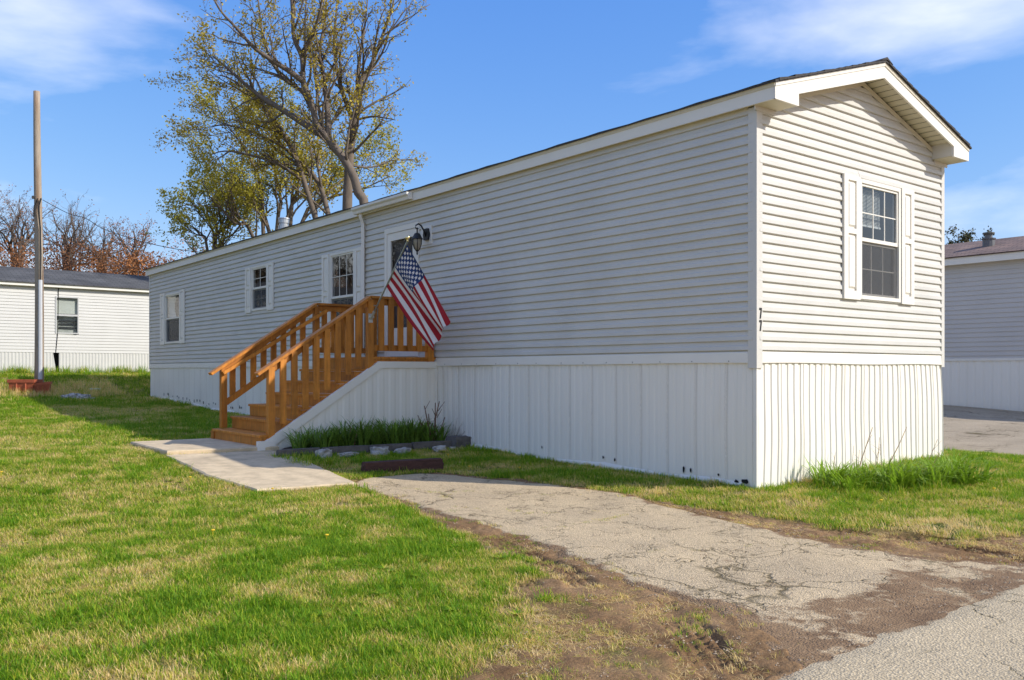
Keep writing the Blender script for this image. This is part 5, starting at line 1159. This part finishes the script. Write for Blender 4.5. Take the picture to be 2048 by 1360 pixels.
def sow(x0, x1, y0, y1, den, dmin, dmax, base_s):
    n = int((x1 - x0) * (y1 - y0) * den); x = nr.uniform(x0, x1, n); y = nr.uniform(y0, y1, n)
    d = cdep(x, y); lt = clat(x, y); keep = (d > dmin) & (d <= dmax) & (np.abs(lt) < d * .66 + 1.2) & ~inside_house(x, y) & (y > ROADY + .02)
    for p in SLABS: keep &= ~poly_mask(x, y, p)
    keep &= ~((x > 5.6) & (x < 14.8) & (y < 13.5)) & ~((x > -11) & (y > WY - .05 + x * .035))
    keep &= ~((x > 14.8) & (y < 14.5) & (y > -3.6))
    x = x[keep]; y = y[keep]; dd = dirt(x, y)
    onroad = (x > drl(y) + .02) & (x < drr(y) - .02) & (y < 3.4)
    edge = np.minimum(x - drl(y), drr(y) - x)
    k2 = np.where(onroad, (nr.random(len(x)) < .10 * (1 - sm(0, .25, edge))), nr.random(len(x)) < (1 - .90 * sm(.32, .85, dd + 1.2 * (fbm(x, y, 2.2, 91) - .58))))
    x = x[k2]; y = y[k2]; dd = dd[k2]; n = len(x)
    big = fbm(x, y, .38, 17); med = fbm(x, y, 1.5, 29); fine = fbm(x, y, 5.0, 43)
    dry = .345 + 1.1 * (med - .5) + .8 * (big - .47) + 1.5 * (fine - .5) + .28 * sm(.1, .6, dd) + nr.normal(0, .15, n)
    lush = sm(-1.2, -.2, x) * (y > 0) * (y < 5) + (x > 0) * (y < -.0)                      # lusher by the walls
    dry = dry - .22 * lush - .10 * (y > 9) * (x > -5)
    thin = np.where(dry > .62, nr.random(n) < .8, True); x, y, dd, dry, med, fine = [q[thin] for q in (x, y, dd, dry, med, fine)]; n = len(x)
    idx = nr.integers(0, 4, n); u = nr.random(n)
    idx = np.where((dry < .12) & (u < .35), nr.integers(4, 6, n), idx); idx = np.where((dry > .55) & (u < .65), nr.integers(6, 8, n), idx); idx = np.where((dd > .45) & (u < .5), nr.integers(6, 8, n), idx)
    near_wall = ((x > -.12) & (x < 0) & (y > 0) & (y < 5)) | ((y < YF) & (y > YF - .1) & (x > 0) & (x < HW))
    idx = np.where(near_wall & (u < .5), nr.integers(4, 6, n), idx)
    z = G0(x, y) + (fbm(x, y, 1.3, 21) - .5) * .05 * sm(0, 2, np.maximum(np.maximum(-x, x - 4.25), np.maximum(-y, y - 20.5)) + .6)
    GP['p'].append(np.stack([x, y, z], 1)); GP['rot'].append(nr.uniform(0, 6.283, n)); GP['scl'].append(base_s * nr.uniform(.7, 1.25, n) * (1 - .3 * sm(.3, .8, dd))); GP['idx'].append(idx); GP['dry'].append(np.clip(dry, 0, 1))
sow(-9, 7, -3.4, 6, 1050, 0, 7.0, .80)
sow(-10, 10, -3.4, 12, 480, 7.0, 12.5, 1.0)
sow(-14, 14, -3.4, 30, 170, 12.5, 22, 1.35)
sow(-24, 10, 5, 44, 60, 22, 42, 1.9)
def sow_at(pts, idx, dry, s):
    p = np.array(pts); n = len(p); p = np.column_stack([p[:, 0], p[:, 1], G0(p[:, 0], p[:, 1]) - .005]); GP['p'].append(p); GP['rot'].append(nr.uniform(0, 6.28, n)); GP['scl'].append(s * nr.uniform(.6, 1.2, n)); GP['idx'].append(np.array([idx + int(k) for k in nr.integers(0, 2, n)])); GP['dry'].append(np.clip(dry + nr.normal(0, .1, n), 0, 1))
# ragged growth along slab and walk edges, in the weedy patch and on the bank at the white home
e = []
for p in SLABS[:2]:
    for i in range(len(p)):
        for k in range(46): t = nr.random(); e.append((p[i][0] + (p[(i + 1) % len(p)][0] - p[i][0]) * t + nr.normal(0, .02), p[i][1] + (p[(i + 1) % len(p)][1] - p[i][1]) * t + nr.normal(0, .02)))
e = [q for q in e if not (q[0] > -2.9 and q[1] > 5.7)]
sow_at(e, 4, .3, .75)
sow_at([(nr.uniform(-2.95, -2.3), nr.uniform(4.3, 5.2)) for _ in range(90)], 4, .15, 1.5)
sow_at([(nr.uniform(-4.4, -.6), nr.uniform(20.2, 22.6)) for _ in range(320)], 8, .78, 1.0)
sow_at([(nr.uniform(-10, 6), 26.0 + nr.normal(0, .12) - .1) for _ in range(260)], 8, .15, 1.4)
sow_at([(nr.normal(1.5, .6), -.6 + nr.normal(0, .25) - .1) for _ in range(110)], 8, .14, .65)
sow_at([(nr.uniform(.8, 3.0), YF - .06 - abs(nr.normal(0, .08))) for _ in range(60)], 8, .3, .55)
sow_at([(nr.uniform(-.12, -.03), nr.uniform(.1, 4.8)) for _ in range(160)], 4, .1, 1.0)
# straw and stubble strewn over the bare soil
qx = nr.uniform(-7.5, 2.5, 20000); qy = nr.uniform(ROADY + .05, 1.2, 20000); qd = dirt(qx, qy)
qk = (qd > .3) & ~((qx > drl(qy) + .12) & (qx < drr(qy) - .1)) & (fbm(qx, qy, 1.8, 63) > .40) & (tracks(qx, qy) > -.006)
sow_at(list(zip(qx[qk], qy[qk])), 6, .86, .85)
# green seams in the drive
for pl in ([(-2.9, 2.2), (-2.3, 2.0), (-1.7, 1.2), (-1.3, 1.0)], [(-3.1, 1.3), (-2.7, .9), (-2.5, .4), (-2.0, .2)], [(-2.6, 2.6), (-2.5, 1.9), (-2.8, 1.5)], [(-3.3, -.1), (-2.6, -.2), (-1.9, -.1)], [(-3.4, -1.0), (-2.7, -1.4), (-1.9, -1.7), (-1.5, -1.8)]):
    sow_at([(lambda s, t: (pl[s][0] + (pl[s + 1][0] - pl[s][0]) * t + nr.normal(0, .03), pl[s][1] + (pl[s + 1][1] - pl[s][1]) * t + nr.normal(0, .03)))(int(nr.integers(0, len(pl) - 1)), nr.random()) for _ in range(22)], 0, .45, .5)
# flat weed rosettes and a few dandelions: prototypes 13..15
YEL = mat('dandelion', (.75, .50, .02), .6, .1, 20)
def late_protos():
    for i in (13, 14):
        r_ = random.Random(i); mb = MB()
        for k in range(11): strap(mb, (0, 0, .004), k * .57 + r_.uniform(-.2, .2), .028, .035, .017, .035, r_, 4)
        me_ = bpy.data.meshes.new('rosette'); me_.from_pydata(mb.v, [], mb.f); me_.materials.append(GM); gcol.objects.link(bpy.data.objects.new('tuft_%02d' % i, me_))
    mb = MB(); mb.lathe((0, 0, .05), [(.004, 0), (.017, .008), (.015, .013), (.003, .016)], 8); mb.tube([(0, 0, 0), (0, 0, .05)], .002, 4)
    me_ = bpy.data.meshes.new('dandelion'); me_.from_pydata(mb.v, [], mb.f); me_.materials.append(YEL); gcol.objects.link(bpy.data.objects.new('tuft_15', me_))
wx = nr.uniform(-9, 5, 2600); wy = nr.uniform(-3, 9, 2600); wk = (dirt(wx, wy) < .3) & ~inside_house(wx, wy) & (fbm(wx, wy, .9, 51) > .5)
for p in SLABS: wk &= ~poly_mask(wx, wy, p)
sow_at(list(zip(wx[wk], wy[wk])), 13, .1, 1.0)
dx_ = [(-4.4, 4.0), (-3.9, 3.0), (-1.2, 3.3), (-.8, 2.8), (.4, -1.2), (1.9, -1.6), (-5.2, 1.1), (-.9, 4.2), (-6.0, 5.2), (2.8, -1.9), (-4.6, .4)]
GP['p'].append(np.array([(a_, b_, gz(a_, b_)) for a_, b_ in dx_])); GP['rot'].append(np.zeros(len(dx_))); GP['scl'].append(np.ones(len(dx_))); GP['idx'].append(np.full(len(dx_), 15)); GP['dry'].append(np.zeros(len(dx_)))
# loose gravel and crumbs: stone prototypes 10..12
PEB = mat('gravel', (.34, .26, .18), .9, .3, 40, island=.35)
for i in range(10, 13):
    r_ = random.Random(i); mb = MB()
    for k in range(5):
        c = Vector((r_.uniform(-.05, .05), r_.uniform(-.05, .05), .002)); q = r_.uniform(.004, .011); vs = [c + Vector((math.cos(t) * q * r_.uniform(.7, 1.2), math.sin(t) * q * r_.uniform(.7, 1.2), 0)) for t in (0, 1.3, 2.5, 3.8, 5.0)]
        n = len(mb.v); mb.v += [tuple(v) for v in vs] + [tuple(c + Vector((r_.uniform(-.3, .3) * q, r_.uniform(-.3, .3) * q, q * .8)))]; mb.f += [(n + j, n + (j + 1) % 5, n + 5) for j in range(5)]; mb.m += [0] * 5
    me_ = bpy.data.meshes.new('gravel'); me_.from_pydata(mb.v, [], mb.f); me_.materials.append(PEB); gcol.objects.link(bpy.data.objects.new('tuft_%02d' % i, me_))
late_protos()
qx = nr.uniform(-7, 3, 16000); qy = nr.uniform(-3.5, 3.2, 16000); qd = dirt(qx, qy)
edge_ = np.minimum(np.abs(qx - drl(qy)), np.abs(qx - drr(qy))); pk = (qd > .4) & (nr.random(16000) < np.clip(.06 + .35 * np.exp(-edge_ / .10) + .5 * np.exp(-np.abs(qy - ROADY) / .12) + .12 * sm(-2.0, -3.2, qy), 0, 1))
pz = np.column_stack([qx[pk], qy[pk], G0(qx[pk], qy[pk]) + np.where((qx[pk] > drl(qy[pk])) & (qx[pk] < drr(qy[pk])), .006, .004)]); n = len(pz)
GP['p'].append(pz); GP['rot'].append(nr.uniform(0, 6.28, n)); GP['scl'].append(nr.uniform(.35, .8, n)); GP['idx'].append(nr.integers(10, 13, n)); GP['dry'].append(np.zeros(n))
cat = {k: np.concatenate(v) for k, v in GP.items()}
pm_ = bpy.data.meshes.new('lawn_grass'); pm_.vertices.add(len(cat['p'])); pm_.vertices.foreach_set('co', cat['p'].astype(np.float32).ravel())
for nm, ty, k, dt in (('rotz', 'FLOAT', 'rot', np.float32), ('scl', 'FLOAT', 'scl', np.float32), ('dry', 'FLOAT', 'dry', np.float32), ('idx', 'INT', 'idx', np.int32)):
    a = pm_.attributes.new(nm, ty, 'POINT'); a.data.foreach_set('value', cat[k].astype(dt))
gr = bpy.data.objects.new('lawn_grass', pm_); COL.objects.link(gr); pm_.materials.append(GM)
tag(gr, 'short patchy green and straw coloured lawn grass', 'grass', kind='stuff')
ng = bpy.data.node_groups.new('grass_scatter', 'GeometryNodeTree'); ng.interface.new_socket('Geometry', in_out='INPUT', socket_type='NodeSocketGeometry'); ng.interface.new_socket('Geometry', in_out='OUTPUT', socket_type='NodeSocketGeometry')
gi = ng.nodes.new('NodeGroupInput'); go = ng.nodes.new('NodeGroupOutput'); ip = ng.nodes.new('GeometryNodeInstanceOnPoints'); ci = ng.nodes.new('GeometryNodeCollectionInfo'); ci.inputs['Collection'].default_value = gcol; ci.inputs['Separate Children'].default_value = True; ci.inputs['Reset Children'].default_value = True
def na(nm, ty):
    q = ng.nodes.new('GeometryNodeInputNamedAttribute'); q.data_type = ty; q.inputs['Name'].default_value = nm; return q.outputs['Attribute']
cx3 = ng.nodes.new('ShaderNodeCombineXYZ'); ng.links.new(na('rotz', 'FLOAT'), cx3.inputs[2]); sc3 = ng.nodes.new('ShaderNodeCombineXYZ'); sv = na('scl', 'FLOAT')
for i in range(3): ng.links.new(sv, sc3.inputs[i])
ip.inputs['Pick Instance'].default_value = True
ng.links.new(gi.outputs[0], ip.inputs['Points']); ng.links.new(ci.outputs[0], ip.inputs['Instance']); ng.links.new(na('idx', 'INT'), ip.inputs['Instance Index']); ng.links.new(cx3.outputs[0], ip.inputs['Rotation']); ng.links.new(sc3.outputs[0], ip.inputs['Scale']); ng.links.new(ip.outputs[0], go.inputs[0])
md = gr.modifiers.new('scatter', 'NODES'); md.node_group = ng
print('GRASS', len(cat['p']))
